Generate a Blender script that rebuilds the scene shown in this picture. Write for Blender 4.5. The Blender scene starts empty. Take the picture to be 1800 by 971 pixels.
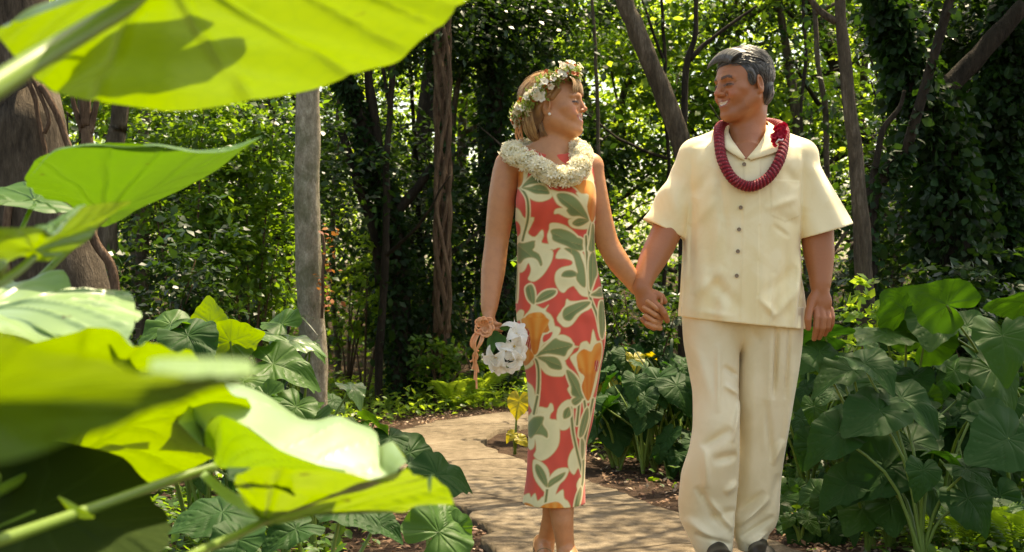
import bpy, math, random
import numpy as np
from mathutils import Vector, Matrix, noise as mnoise

# ------------------------------------------------------------------ camera
SC = bpy.context.scene
CAM_Z, FPX = 0.98, 2500.0            # eye height in metres, focal length in photo pixels (1800 wide)
cam_d = bpy.data.cameras.new('camera'); cam = bpy.data.objects.new('camera', cam_d)
SC.collection.objects.link(cam); SC.camera = cam
cam.location = (0, 0, CAM_Z); cam.rotation_euler = (math.radians(90), 0, 0)
cam_d.sensor_width = 36; cam_d.lens = 50; cam_d.clip_start = 0.02; cam_d.clip_end = 1000
cam_d.dof.use_dof = True; cam_d.dof.focus_distance = 4.9; cam_d.dof.aperture_fstop = 8.0

# ------------------------------------------------------------------ sky, sun, exposure
SUN_EL, SUN_AZ = 64.0, 35.0           # degrees; azimuth from +Y (away from the camera) towards +X
w = bpy.data.worlds.new('World'); SC.world = w; w.use_nodes = True
nt = w.node_tree; bg = nt.nodes['Background']
sky = nt.nodes.new('ShaderNodeTexSky'); sky.sky_type = 'NISHITA'; sky.sun_disc = False
sky.sun_elevation = math.radians(SUN_EL); sky.sun_rotation = math.radians(SUN_AZ)
sky.air_density = 1.0; sky.dust_density = 2.5; sky.ozone_density = 0.6
nt.links.new(sky.outputs[0], bg.inputs[0]); bg.inputs[1].default_value = 0.15
sl = bpy.data.lights.new('sun', 'SUN'); sl.energy = 4.4; sl.angle = math.radians(0.53); sl.color = (1.0, 0.93, 0.8)
so = bpy.data.objects.new('sun', sl); SC.collection.objects.link(so)
e, a = math.radians(SUN_EL), math.radians(SUN_AZ)
SUN = Vector((math.cos(e)*math.sin(a), math.cos(e)*math.cos(a), math.sin(e)))   # towards the sun
so.rotation_euler = SUN.to_track_quat('Z', 'Y').to_euler()
so.location = (0, 0, 20)
vs = SC.view_settings; vs.view_transform = 'Standard'; vs.look = 'None'; vs.gamma = 1; vs.use_curve_mapping = False
vs.exposure = 1.4
try:
    vs.use_white_balance = True; vs.white_balance_temperature = 8300; vs.white_balance_tint = 9
except Exception: pass
cy = SC.cycles
cy.max_bounces = 7; cy.diffuse_bounces = 4; cy.glossy_bounces = 2; cy.transmission_bounces = 5; cy.transparent_max_bounces = 4
cy.sample_clamp_indirect = 6; cy.caustics_reflective = False; cy.caustics_refractive = False
cy.use_denoising = True

# ------------------------------------------------------------------ helpers
COL = SC.collection
R = np.random.default_rng(7)
random.seed(7)
def P(px, py, D):                     # photo pixel at a distance in metres -> world point
    return np.array(((px-900)/FPX*D, D, CAM_Z-(py-485.5)/FPX*D))
def ground_at(px, py, z=0.0):         # where the line of sight through a pixel meets the ground
    D = (CAM_Z-z)*FPX/(py-485.5)
    return np.array(((px-900)/FPX*D, D, z))
def tag(o, label=None, cat=None, group=None, kind=None):
    if label: o['label'] = label
    if cat: o['category'] = cat
    if group: o['group'] = group
    if kind: o['kind'] = kind
    return o
def empty(name, loc, label=None, cat=None, group=None):
    o = bpy.data.objects.new(name, None); COL.objects.link(o); o.location = loc
    o.empty_display_size = 0.1
    return tag(o, label, cat, group)
def link(name, me, parent=None, world=True):
    o = bpy.data.objects.new(name, me); COL.objects.link(o)
    if parent is not None:
        o.parent = parent
        if world: o.matrix_parent_inverse = Matrix.LocRotScale(parent.location, parent.rotation_euler, parent.scale).inverted()
    return o
def mesh_np(name, V, Fq, mat=None, smooth=True, attrs=None, n=None, mats=None, midx=None):
    """V (n,3), Fq (m,3|4) or list of such arrays; attrs {name:(n,) or (n,3)}"""
    me = bpy.data.meshes.new(name)
    Fl = Fq if isinstance(Fq, list) else [Fq]
    Fl = [np.asarray(f, np.int32) for f in Fl if len(f)]
    V = np.ascontiguousarray(V, np.float32)
    loops = np.concatenate([f.ravel() for f in Fl]); cnt = np.concatenate([np.full(len(f), f.shape[1], np.int32) for f in Fl])
    start = np.concatenate(([0], np.cumsum(cnt)[:-1])).astype(np.int32)
    me.vertices.add(len(V)); me.vertices.foreach_set('co', V.ravel())
    me.loops.add(len(loops)); me.loops.foreach_set('vertex_index', loops)
    me.polygons.add(len(cnt)); me.polygons.foreach_set('loop_start', start); me.polygons.foreach_set('loop_total', cnt)
    me.update(calc_edges=True)
    if smooth: me.polygons.foreach_set('use_smooth', np.ones(len(cnt), bool))
    for k, a_ in (attrs or {}).items():
        a_ = np.asarray(a_, np.float32)
        if a_.ndim == 1:
            at = me.attributes.new(k, 'FLOAT', 'POINT'); at.data.foreach_set('value', a_)
        else:
            at = me.attributes.new(k, 'FLOAT_COLOR', 'POINT')
            at.data.foreach_set('color', np.column_stack([a_, np.ones(len(a_))]).astype(np.float32).ravel())
    for m in (mats or ([mat] if mat else [])): me.materials.append(m)
    if midx is not None: me.polygons.foreach_set('material_index', np.asarray(midx, np.int32))
    me.validate(); me.update()
    return me
def cat_parts(parts):                 # [(V,[F..])] -> one (V,[Q,T])
    Vs, Q, T, off = [], [], [], 0
    for V, Fs in parts:
        for F in (Fs if isinstance(Fs, list) else [Fs]):
            F = np.asarray(F)
            if len(F): (Q if F.shape[1] == 4 else T).append(F+off)
        Vs.append(V); off += len(V)
    return np.concatenate(Vs), [np.concatenate(x) for x in (Q, T) if x]
def crom(pts, n, closed=False):       # Catmull-Rom resample (uniform in knots)
    p = np.asarray(pts, float)
    if closed: p = np.vstack([p[-1], p, p[0], p[1]]); m = len(pts)
    else: p = np.vstack([2*p[0]-p[1], p, 2*p[-1]-p[-2]]); m = len(pts)-1
    t = np.linspace(0, m, n, endpoint=not closed); i = np.minimum(t.astype(int), m-1); f = (t-i)[:, None]
    a_, b, c, d = p[i], p[i+1], p[i+2], p[i+3]
    return .5*((2*b)+(-a_+c)*f+(2*a_-5*b+4*c-d)*f**2+(-a_+3*b-3*c+d)*f**3)
def tube(pts, rad, seg=8, n=None, rough=0.0, seed=0):
    """round tube through pts; rad scalar or per point; returns V,F"""
    pts = np.asarray(pts, float); rad = np.broadcast_to(np.asarray(rad, float), (len(pts),))
    if n:
        c = crom(np.column_stack([pts, rad]), n); pts, rad = c[:, :3], np.maximum(c[:, 3], 1e-4)
    T = np.gradient(pts, axis=0); T /= np.linalg.norm(T, axis=1)[:, None]+1e-9
    ref = np.array([0., 0, 1]) if abs(T[0][2]) < .9 else np.array([1., 0, 0])
    N = np.empty_like(T); nn = ref-T[0]*ref.dot(T[0]); N[0] = nn/np.linalg.norm(nn)
    for i in range(1, len(T)):
        nn = N[i-1]-T[i]*N[i-1].dot(T[i]); N[i] = nn/(np.linalg.norm(nn)+1e-9)
    B = np.cross(T, N); th = np.linspace(0, 2*np.pi, seg, endpoint=False)
    rr = rad[:, None]*np.ones(seg)
    if rough:
        g = np.random.default_rng(seed); k = np.arange(len(pts))
        for h in range(1, 5):
            rr = rr*(1+rough/h*np.sin(h*th[None, :]+np.cumsum(g.normal(0, .25, len(pts)))[:, None]+g.uniform(0, 6)))
    V = pts[:, None]+rr[..., None]*(np.cos(th)[None, :, None]*N[:, None]+np.sin(th)[None, :, None]*B[:, None])
    V = V.reshape(-1, 3); i = np.arange(len(pts)-1)[:, None]*seg; j = np.arange(seg)[None]; k = (j+1) % seg
    F = np.stack([i+j, i+k, i+seg+k, i+seg+j], -1).reshape(-1, 4)
    V = np.vstack([V, pts[0], pts[-1]]); a_, b = len(V)-2, len(V)-1; L = (len(pts)-1)*seg; j = np.arange(seg); k = (j+1) % seg
    T_ = np.vstack([np.stack([k, j, np.full(seg, a_)], 1), np.stack([L+j, L+k, np.full(seg, b)], 1)])
    return V, [F, T_]
def tubes(lst, **kw): return cat_parts([tube(*t, **kw) for t in lst])
def rot_to(z, x=None):                # matrix whose columns are x,y,z with z given and x near the given one
    z = np.asarray(z, float); z = z/np.linalg.norm(z)
    x = np.array([1., 0, 0]) if x is None else np.asarray(x, float)
    x = x-z*x.dot(z)
    if np.linalg.norm(x) < 1e-6: x = np.cross(z, [0.3, 1, 0.2])
    x /= np.linalg.norm(x); return np.column_stack([x, np.cross(z, x), z])

# ------------------------------------------------------------------ node helpers
class NT:
    def __init__(s, name):
        s.m = bpy.data.materials.new(name); s.m.use_nodes = True; s.t = s.m.node_tree; s.t.nodes.clear()
        s.out = s.n('ShaderNodeOutputMaterial')
    def n(s, typ, ins=None, **kw):
        nd = s.t.nodes.new(typ)
        for k, v in kw.items(): setattr(nd, k, v)
        for k, v in (ins or {}).items(): s.set(nd, k, v)
        return nd
    def set(s, nd, k, v):
        i = nd.inputs[k]
        if isinstance(v, bpy.types.NodeSocket): s.t.links.new(v, i)
        elif isinstance(v, bpy.types.Node): s.t.links.new(v.outputs[0], i)
        else:
            if isinstance(v, np.ndarray): v = tuple(float(q) for q in v)
            if isinstance(v, (tuple, list)) and len(v) == 3 and i.type == 'RGBA': v = (*v, 1)
            i.default_value = v
    def noise(s, scale, detail=4, rough=.6, vec=None, dist=0):
        nd = s.n('ShaderNodeTexNoise', {'Scale': scale, 'Detail': detail, 'Roughness': rough, 'Distortion': dist})
        s.set(nd, 'Vector', vec if vec is not None else s.co()); return nd.outputs[0]
    def co(s, kind='Object'):
        return s.n('ShaderNodeTexCoord').outputs[kind]
    def map(s, vec, scale=(1, 1, 1)):
        return s.n('ShaderNodeMapping', {'Vector': vec, 'Scale': scale}).outputs[0]
    def ramp(s, f, stops):
        nd = s.n('ShaderNodeValToRGB', {'Fac': f}); r = nd.color_ramp
        while len(r.elements) < len(stops): r.elements.new(.5)
        for e_, (p, c) in zip(r.elements, stops): e_.position = p; e_.color = (*c, 1) if len(c) == 3 else c
        return nd.outputs[0]
    def mix(s, f, a_, b, mode='MIX'):
        nd = s.n('ShaderNodeMix', data_type='RGBA', blend_type=mode)
        s.set(nd, 0, f); s.set(nd, 6, a_); s.set(nd, 7, b); return nd.outputs[2]
    def math(s, op, a_, b=0.0, c=None):
        nd = s.n('ShaderNodeMath', operation=op); s.set(nd, 0, a_); s.set(nd, 1, b)
        if c is not None: s.set(nd, 2, c)
        return nd.outputs[0]
    def attr(s, name, out=0):
        return s.n('ShaderNodeAttribute', attribute_name=name).outputs[out]
    def bump(s, h, strength=.3, dist=.01):
        return s.n('ShaderNodeBump', {'Height': h, 'Strength': strength, 'Distance': dist}).outputs[0]
    def bsdf(s, **kw):
        nd = s.n('ShaderNodeBsdfPrincipled')
        names = dict(color='Base Color', rough='Roughness', spec='Specular IOR Level', normal='Normal', sss='Subsurface Weight',
                     sssr='Subsurface Radius', ssss='Subsurface Scale', sheen='Sheen Weight', coat='Coat Weight', coatr='Coat Roughness', metal='Metallic')
        for k, v in kw.items(): s.set(nd, names[k], v)
        return nd.outputs[0]
    def done(s, sh):
        s.t.links.new(sh, s.out.inputs[0]); return s.m
# ------------------------------------------------------------------ implicit-surface modelling
class Field:
    def __init__(s, lo, hi, h):
        s.lo = np.array(lo, float); s.h = h; s.n = np.ceil((np.array(hi)-s.lo)/h).astype(int)+1
        s.F = np.full(s.n, 1.0, np.float32)
    def win(s, lo, hi):
        i = np.clip(np.floor((np.array(lo)-s.lo)/s.h).astype(int), 0, s.n-1); j = np.clip(np.ceil((np.array(hi)-s.lo)/s.h).astype(int)+1, 1, s.n)
        j = np.maximum(j, i+1)
        sl_ = tuple(slice(a_, b) for a_, b in zip(i, j))
        g = [(s.lo[d]+s.h*np.arange(i[d], j[d])).astype(np.float32) for d in range(3)]
        return sl_, g[0][:, None, None], g[1][None, :, None], g[2][None, None, :]
    def put(s, sl_, d, k, op):
        A = s.F[sl_]; d = d.astype(np.float32)
        if op == 'u':
            if k > 0:
                hh = np.clip(.5+.5*(A-d)/k, 0, 1); s.F[sl_] = A*(1-hh)+d*hh-k*hh*(1-hh)
            else: s.F[sl_] = np.minimum(A, d)
        elif op == 's':
            if k > 0:
                hh = np.clip(.5-.5*(A+d)/k, 0, 1); s.F[sl_] = A*(1-hh)-d*hh+k*hh*(1-hh)
            else: s.F[sl_] = np.maximum(A, -d)
    def ell(s, c, r, k=.01, M=None, op='u'):
        c = np.asarray(c, float); r = np.asarray(r, float)*np.ones(3); m = r.max()+k+2*s.h
        sl_, X, Y, Z = s.win(c-m, c+m); X, Y, Z = X-c[0], Y-c[1], Z-c[2]
        if M is not None: X, Y, Z = (M[0, i]*X+M[1, i]*Y+M[2, i]*Z for i in range(3))
        k0 = np.sqrt((X/r[0])**2+(Y/r[1])**2+(Z/r[2])**2)+1e-6
        k1 = np.sqrt((X/r[0]**2)**2+(Y/r[1]**2)**2+(Z/r[2]**2)**2)+1e-6
        s.put(sl_, k0*(k0-1)/k1, k, op)
    def capd(s, a_, b, ra, rb, k, base=None):
        a_, b = np.asarray(a_, float), np.asarray(b, float); m = max(ra, rb)+k+2*s.h
        sl_, X, Y, Z = s.win(np.minimum(a_, b)-m, np.maximum(a_, b)+m); d = b-a_; L = d.dot(d)
        t = np.clip(((X-a_[0])*d[0]+(Y-a_[1])*d[1]+(Z-a_[2])*d[2])/L, 0, 1)
        q = np.sqrt((X-a_[0]-t*d[0])**2+(Y-a_[1]-t*d[1])**2+(Z-a_[2]-t*d[2])**2)-(ra+(rb-ra)*t)
        return sl_, q
    def cap(s, a_, b, ra, rb, k=.01, op='u'):
        sl_, q = s.capd(a_, b, ra, rb, k); s.put(sl_, q, k, op)
    def chain(s, pts, rad, k=.006, n=None, op='u'):
        c = np.column_stack([np.asarray(pts, float), rad])
        if n: c = crom(c, n)
        for p, q in zip(c[:-1], c[1:]): s.cap(p[:3], q[:3], p[3], q[3], k, op)
    def finger(s, base, pts, rad, k=.006):       # joined to the palm field 'base', kept apart from the other fingers
        c = np.column_stack([np.asarray(pts, float), rad]); m = .05
        lo = c[:, :3].min(0)-m; hi = c[:, :3].max(0)+m; sl_, X, Y, Z = s.win(lo, hi); D = None
        for p, q in zip(c[:-1], c[1:]):
            d = q[:3]-p[:3]; t = np.clip(((X-p[0])*d[0]+(Y-p[1])*d[1]+(Z-p[2])*d[2])/d.dot(d), 0, 1)
            g = np.sqrt((X-p[0]-t*d[0])**2+(Y-p[1]-t*d[1])**2+(Z-p[2]-t*d[2])**2)-(p[3]+(q[3]-p[3])*t)
            D = g if D is None else np.minimum(D, g)
        A = base[sl_]; hh = np.clip(.5+.5*(A-D)/k, 0, 1); s.F[sl_] = np.minimum(s.F[sl_], A*(1-hh)+D*hh-k*hh*(1-hh))
    def loft(s, rows, k=.01, op='u', disp=None, ztop=None, zbot=None, pw=2.0):
        """rows: (z, cx, cy, rx, ry); elliptical sections stacked in z"""
        r = np.asarray(sorted(rows), float); zz = np.linspace(r[0, 0], r[-1, 0], 200)
        c = np.stack([pchip(r[:, 0], r[:, i], zz) for i in range(1, 5)], 1)
        lo = np.array([(c[:, 0]-c[:, 2]).min(), (c[:, 1]-c[:, 3]).min(), r[0, 0]])-.05-k
        hi = np.array([(c[:, 0]+c[:, 2]).max(), (c[:, 1]+c[:, 3]).max(), r[-1, 0]])+.05+k
        sl_, X, Y, Z = s.win(lo, hi); z = Z[0, 0]
        cx, cy_, rx, ry = (np.interp(z, zz, c[:, i])[None, None, :].astype(np.float32) for i in range(4))
        q = (np.abs((X-cx)/rx)**pw+np.abs((Y-cy_)/ry)**pw)**(1/pw)
        gx, gy = np.abs((X-cx)/rx**2), np.abs((Y-cy_)/ry**2)
        d = (q-1)*q/np.maximum(np.sqrt(gx**2+gy**2), 1e-3)
        if disp is not None: d = d-disp(X, Y, Z)
        d = np.maximum(d, np.maximum(r[0, 0]-Z, Z-r[-1, 0]))
        s.put(sl_, d, k, op)
    def plane(s, lo, hi, p, nrm, k=.004):        # cut away everything on the side nrm points to, within a box
        sl_, X, Y, Z = s.win(lo, hi); nrm = np.asarray(nrm, float)/np.linalg.norm(nrm)
        s.put(sl_, -((X-p[0])*nrm[0]+(Y-p[1])*nrm[1]+(Z-p[2])*nrm[2])+0*X*Y*Z, k, 's')
    def mesh(s):
        F, n = s.F, s.n; S = F < 0
        c = np.zeros(n-1, np.uint8)
        for i in (0, 1):
            for j in (0, 1):
                for k in (0, 1): c += S[i:n[0]-1+i, j:n[1]-1+j, k:n[2]-1+k]
        I = np.argwhere((c > 0) & (c < 8)).astype(np.int32)
        idx = np.full(n-1, -1, np.int32); idx[I[:, 0], I[:, 1], I[:, 2]] = np.arange(len(I))
        acc = np.zeros((len(I), 3)); cnt = np.zeros(len(I))
        cor = [(i, j, k) for i in (0, 1) for j in (0, 1) for k in (0, 1)]
        val = {q: F[I[:, 0]+q[0], I[:, 1]+q[1], I[:, 2]+q[2]] for q in cor}
        for q in cor:
            for ax in range(3):
                if q[ax]: continue
                q2 = tuple(q[d]+(d == ax) for d in range(3)); a_, b = val[q], val[q2]; m = (a_ < 0) != (b < 0)
                t = a_[m]/(a_[m]-b[m]); p = np.zeros((m.sum(), 3))+q; p[:, ax] += t; acc[m] += p; cnt[m] += 1
        V = s.lo+s.h*(I+acc/cnt[:, None]); Q = []
        for ax in range(3):
            a0 = [slice(None)]*3; a1 = [slice(None)]*3; a0[ax] = slice(0, -1); a1[ax] = slice(1, None)
            E = S[tuple(a0)] != S[tuple(a1)]; e_ = np.argwhere(E)
            o = [d for d in range(3) if d != ax]
            ok = (e_[:, o[0]] > 0) & (e_[:, o[1]] > 0) & (e_[:, o[0]] < n[o[0]]-1) & (e_[:, o[1]] < n[o[1]]-1); e_ = e_[ok]
            inside = S[e_[:, 0], e_[:, 1], e_[:, 2]]
            qs = []
            for d0, d1 in ((1, 1), (0, 1), (0, 0), (1, 0)):
                g = e_.copy(); g[:, o[0]] -= d0; g[:, o[1]] -= d1; qs.append(idx[g[:, 0], g[:, 1], g[:, 2]])
            q = np.stack(qs, 1); flip = inside if ax != 1 else ~inside
            q[~flip] = q[~flip][:, ::-1]; Q.append(q)
        Q = np.concatenate(Q); Q = Q[(Q >= 0).all(1)]
        return V, Q
def pchip(x, y, xi):                  # monotone-ish cubic
    x, y = np.asarray(x, float), np.asarray(y, float); h = np.diff(x); d = np.diff(y)/h
    m = np.zeros(len(x)); m[0], m[-1] = d[0], d[-1]
    if len(x) > 2:
        g = d[:-1]*d[1:] > 0; w1, w2 = 2*h[1:]+h[:-1], h[1:]+2*h[:-1]
        m[1:-1] = np.where(g, (w1+w2)/(w1/np.where(g, d[:-1], 1)+w2/np.where(g, d[1:], 1)), 0)
    i = np.clip(np.searchsorted(x, xi)-1, 0, len(h)-1); t = (xi-x[i])/h[i]
    return y[i]*(1+2*t)*(1-t)**2+m[i]*h[i]*t*(1-t)**2+y[i+1]*t*t*(3-2*t)+m[i+1]*h[i]*t*t*(t-1)
def seg_d(X, Y, Z, a_, b):
    d = np.subtract(b, a_); t = np.clip(((X-a_[0])*d[0]+(Y-a_[1])*d[1]+(Z-a_[2])*d[2])/d.dot(d), 0, 1)
    return np.sqrt((X-a_[0]-t*d[0])**2+(Y-a_[1]-t*d[1])**2+(Z-a_[2]-t*d[2])**2), t
def vnoise(X, Y, Z, sc, seed=0):      # cheap smooth noise from sines
    g = np.random.default_rng(seed); r = 0
    for _ in range(5):
        k = g.normal(0, 1, 3)*sc; r = r+np.sin(X*k[0]+Y*k[1]+Z*k[2]+g.uniform(0, 6.28))
    return r/3.0
# ------------------------------------------------------------------ ground and path
def path_edges():                     # the two edges of the walk, from near to far, in metres
    L = [(-.35, 1.0), (-.25, 3.0), (-.12, 4.2), (-.08, 5.05), (-.14, 5.84), (-.37, 6.54), (-.66, 7.5), (-.86, 8.4), (-.66, 9.3), (-.05, 10.25), (.9, 10.8), (2.0, 11.1), (3.6, 11.3)]
    Rr = [(1.40, 1.0), (1.36, 3.0), (1.22, 4.4), (1.02, 5.16), (.79, 5.64), (.55, 6.24), (.35, 6.9), (.085, 7.57), (-.17, 8.4), (.02, 9.3), (.75, 9.75), (1.9, 9.95), (3.6, 10.0)]
    return crom(L, 120), crom(Rr, 120)
PL, PR = path_edges()
def in_path(x, y, pad=0.0):           # distance-like test, negative inside the walk
    x = np.atleast_1d(x); y = np.atleast_1d(y); best = np.full(x.shape, 9.0)
    M_ = (PL+PR)/2; H_ = np.linalg.norm(PL-PR, axis=1)/2
    for m, h in zip(M_[::2], H_[::2]): best = np.minimum(best, np.hypot(x-m[0], y-m[1])-h)
    return best-pad
def hgt(x, y):                        # ground height
    x = np.asarray(x, float); y = np.asarray(y, float)
    d = in_path(x.ravel(), y.ravel()).reshape(x.shape); k = np.clip(d/1.2, 0, 1)
    h = -.035+.03*np.sin(x*2.1+y)*np.sin(y*1.7)*k+.018*np.sin(x*7+2)*np.sin(y*6.1)*k
    far = np.clip((y-11)/25, 0, 1); side = np.clip((np.abs(x)-3)/8, 0, 1)
    return h+far*far*(3-2*far)*1.3+side*.25
def build_ground():
    def axis(fine0, fine1, st, ext): 
        a_ = list(np.arange(fine0, fine1, st)); g = st
        while a_[-1] < ext: g *= 1.35; a_.append(a_[-1]+g)
        g = st
        while a_[0] > -ext: g *= 1.35; a_.insert(0, a_[0]-g)
        return np.array(a_)
    xs, ys = axis(-4, 5, .06, 400), axis(1, 13, .06, 400); X, Y = np.meshgrid(xs, ys, indexing='ij'); Z = hgt(X, Y)
    nx, ny = X.shape; i, j = np.meshgrid(np.arange(nx-1), np.arange(ny-1), indexing='ij'); b = (i*ny+j).ravel()
    n = NT('forest soil'); co = n.co('Object'); a_ = n.noise(9, 6, .7, co); b2 = n.noise(60, 4, .7, co)
    c = n.ramp(n.math('ADD', n.math('MULTIPLY', a_, .6), n.math('MULTIPLY', b2, .4)), [(.3, (.018, .011, .007)), (.5, (.055, .034, .022)), (.66, (.12, .078, .050))])
    m = n.done(n.bsdf(color=c, rough=.95, spec=.1, normal=n.bump(b2, .8, .03)))
    o = link('ground', mesh_np('ground', np.stack([X, Y, Z], -1).reshape(-1, 3), np.stack([b, b+ny, b+ny+1, b+1], 1), m)); tag(o, kind='structure')
    # the walk: cast slabs with uneven edges, 40 mm thick
    g = np.random.default_rng(4); e1 = PL+g.normal(0, .012, PL.shape); e2 = PR+g.normal(0, .012, PR.shape); K = 24
    e1 = e1+np.column_stack([.02*np.sin(np.arange(120)*.9), 0*np.arange(120)])
    t = np.linspace(0, 1, K+1); G = e1[:, None]*(1-t)[None, :, None]+e2[:, None]*t[None, :, None]
    Z = .0*G[..., :1]+.006*np.sin(G[..., :1]*3)*np.sin(G[..., 1:]*2.3)-.004
    top = np.concatenate([G, Z], -1); low = np.concatenate([G[:, :1], Z[:, :1]-.08], -1), np.concatenate([G[:, -1:], Z[:, -1:]-.08], -1)
    V = np.concatenate([low[0], top, low[1]], 1); W_ = K+3; i, j = np.meshgrid(np.arange(119), np.arange(W_-1), indexing='ij'); b = (i*W_+j).ravel()
    n = NT('weathered concrete'); co = n.co('Object'); big = n.noise(1.6, 5, .6, co); mid = n.noise(14, 6, .75, co); fine = n.noise(160, 4, .7, co)
    crk = n.n('ShaderNodeTexVoronoi', {'Vector': n.n('ShaderNodeVectorMath', {0: co, 1: n.n('ShaderNodeVectorMath', {0: n.n('ShaderNodeTexNoise', {'Vector': co, 'Scale': 3.0}).outputs[1], 3: .5}, operation='SCALE').outputs[0]}, operation='ADD').outputs[0], 'Scale': .62}, feature='DISTANCE_TO_EDGE').outputs[0]
    line = n.ramp(crk, [(0, (0, 0, 0)), (.012, (1, 1, 1))])
    f = n.math('ADD', n.math('MULTIPLY', mid, .5), n.math('ADD', n.math('MULTIPLY', big, .35), n.math('MULTIPLY', fine, .2)))
    c = n.ramp(f, [(.38, (.055, .040, .025)), (.50, (.14, .108, .070)), (.66, (.28, .225, .155))])
    moss = n.ramp(n.noise(4.5, 5, .7, co), [(.56, (0, 0, 0)), (.7, (1, 1, 1))])
    c = n.mix(n.math('MULTIPLY', moss, .45), c, (.085, .07, .038)); c = n.mix(line, (.035, .025, .016), c)
    h = n.math('ADD', n.math('MULTIPLY', line, .6), n.math('ADD', n.math('MULTIPLY', fine, .25), n.math('MULTIPLY', mid, .5)))
    m = n.done(n.bsdf(color=c, rough=.9, spec=.15, normal=n.bump(h, .9, .018)))
    o = link('path', mesh_np('path', V.reshape(-1, 3), np.stack([b, b+W_, b+W_+1, b+1], 1), m)); tag(o, kind='structure')
build_ground()

# ------------------------------------------------------------------ leaves: materials
def leaf_mat(name, top, under, trans, tr=.5, rough=.38, vein=(.5, .62, .3), spec=.5, vk=.5, coat=.0, var=.25, bumps=.35):
    """top / under: face colours, trans: colour of light passing through"""
    n = NT(name); oi = n.n('ShaderNodeObjectInfo').outputs['Random']; geo = n.n('ShaderNodeNewGeometry'); back = geo.outputs['Backfacing']
    vn = n.attr('vein', 2); tint = n.attr('tint', 2); blot = n.noise(7, 4, .6)
    c = n.mix(back, top, under); c = n.mix(n.math('MULTIPLY', vn, vk), c, vein)
    k = n.math('ADD', n.math('MULTIPLY', tint, 1.0), n.math('MULTIPLY', blot, .4))
    c = n.mix(n.math('MULTIPLY', k, var), c, (top[0]*2.6+.01, top[1]*1.7, top[2]*.9))
    t = n.mix(n.math('MULTIPLY', vn, .65), trans, (trans[0]*.45, trans[1]*.5, trans[2]*.4))
    t = n.mix(n.math('MULTIPLY', blot, .5), t, (trans[0]*1.15, trans[1]*.95, trans[2]))
    net = n.ramp(n.n('ShaderNodeTexVoronoi', {'Vector': n.co(), 'Scale': 48.0}, feature='DISTANCE_TO_EDGE').outputs[0], [(0, (1, 1, 1)), (.10, (0, 0, 0))])
    spot = n.ramp(n.noise(26, 3, .5), [(.70, (0, 0, 0)), (.73, (1, 1, 1))])
    t = n.mix(n.math('MULTIPLY', net, .22), t, (trans[0]*.5, trans[1]*.6, trans[2])); t = n.mix(n.math('MULTIPLY', spot, .7), t, (.05, .03, .005)); c = n.mix(n.math('MULTIPLY', spot, .6), c, (.10, .06, .02))
    c = n.mix(n.math('MULTIPLY', net, .12), c, (top[0]*1.8, top[1]*1.5, top[2]*1.5))
    nm = n.bump(n.math('ADD', vn, n.math('MULTIPLY', blot, .5)), bumps, .004)
    d = n.bsdf(color=c, rough=rough, spec=spec, normal=nm, **({'coat': coat, 'coatr': .3} if coat else {}))
    tl = n.n('ShaderNodeBsdfTranslucent', {'Color': t, 'Normal': nm}); mx = n.n('ShaderNodeMixShader', {0: tr, 1: d, 2: tl.outputs[0]})
    return n.done(mx.outputs[0])
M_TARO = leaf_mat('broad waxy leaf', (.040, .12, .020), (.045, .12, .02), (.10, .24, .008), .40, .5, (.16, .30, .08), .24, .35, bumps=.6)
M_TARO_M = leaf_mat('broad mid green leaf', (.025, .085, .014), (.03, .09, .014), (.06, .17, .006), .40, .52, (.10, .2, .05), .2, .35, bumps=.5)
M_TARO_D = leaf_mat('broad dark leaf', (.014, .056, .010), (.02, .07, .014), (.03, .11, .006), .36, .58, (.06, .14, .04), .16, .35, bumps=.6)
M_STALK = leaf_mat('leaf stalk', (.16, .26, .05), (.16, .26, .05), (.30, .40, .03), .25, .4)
M_HERO = leaf_mat('sunlit broad leaf', (.08, .18, .05), (.08, .19, .03), (.20, .32, .003), .46, .34, (.36, .5, .16), .6, .3, coat=.25, var=.15)  # sunlit copy of the broad leaf, brightness put into its colours
M_YEL = leaf_mat('yellowing leaf', (.36, .34, .03), (.36, .34, .03), (.6, .5, .02), .45, .4, (.2, .3, .05), .4, .6)
def small_leaf(name, c, t, tr=.45, rough=.4, spec=.4):
    n = NT(name); tn = n.attr('tint', 2); v = n.n('ShaderNodeHueSaturation', {'Hue': n.math('ADD', .485, n.math('MULTIPLY', tn, .03)), 'Value': n.math('ADD', .55, n.math('MULTIPLY', tn, .9)), 'Color': (*c, 1)}).outputs[0]
    d = n.bsdf(color=v, rough=rough, spec=spec); tl = n.n('ShaderNodeBsdfTranslucent', {'Color': n.mix(tn, (t[0]*.7, t[1]*.8, t[2]), t)})
    mx = n.n('ShaderNodeMixShader', {0: tr, 1: d, 2: tl.outputs[0]}); return n.done(mx.outputs[0])
M_LF = [small_leaf('foliage mid green', (.055, .12, .018), (.28, .45, .02)), small_leaf('foliage dark', (.018, .046, .010), (.06, .13, .008), .35), small_leaf('foliage bright', (.12, .22, .03), (.60, .78, .05), .58), small_leaf('foliage ivy', (.016, .040, .010), (.05, .12, .008), .35, .5, .25)]  # bright and dark versions paint in sunlit and shaded foliage
M_DRY = small_leaf('dry leaf', (.22, .12, .06), (.35, .16, .05), .2, .7, .2)
M_ORG = small_leaf('rust leaf', (.30, .10, .03), (.5, .2, .04), .3, .6, .2)
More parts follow.
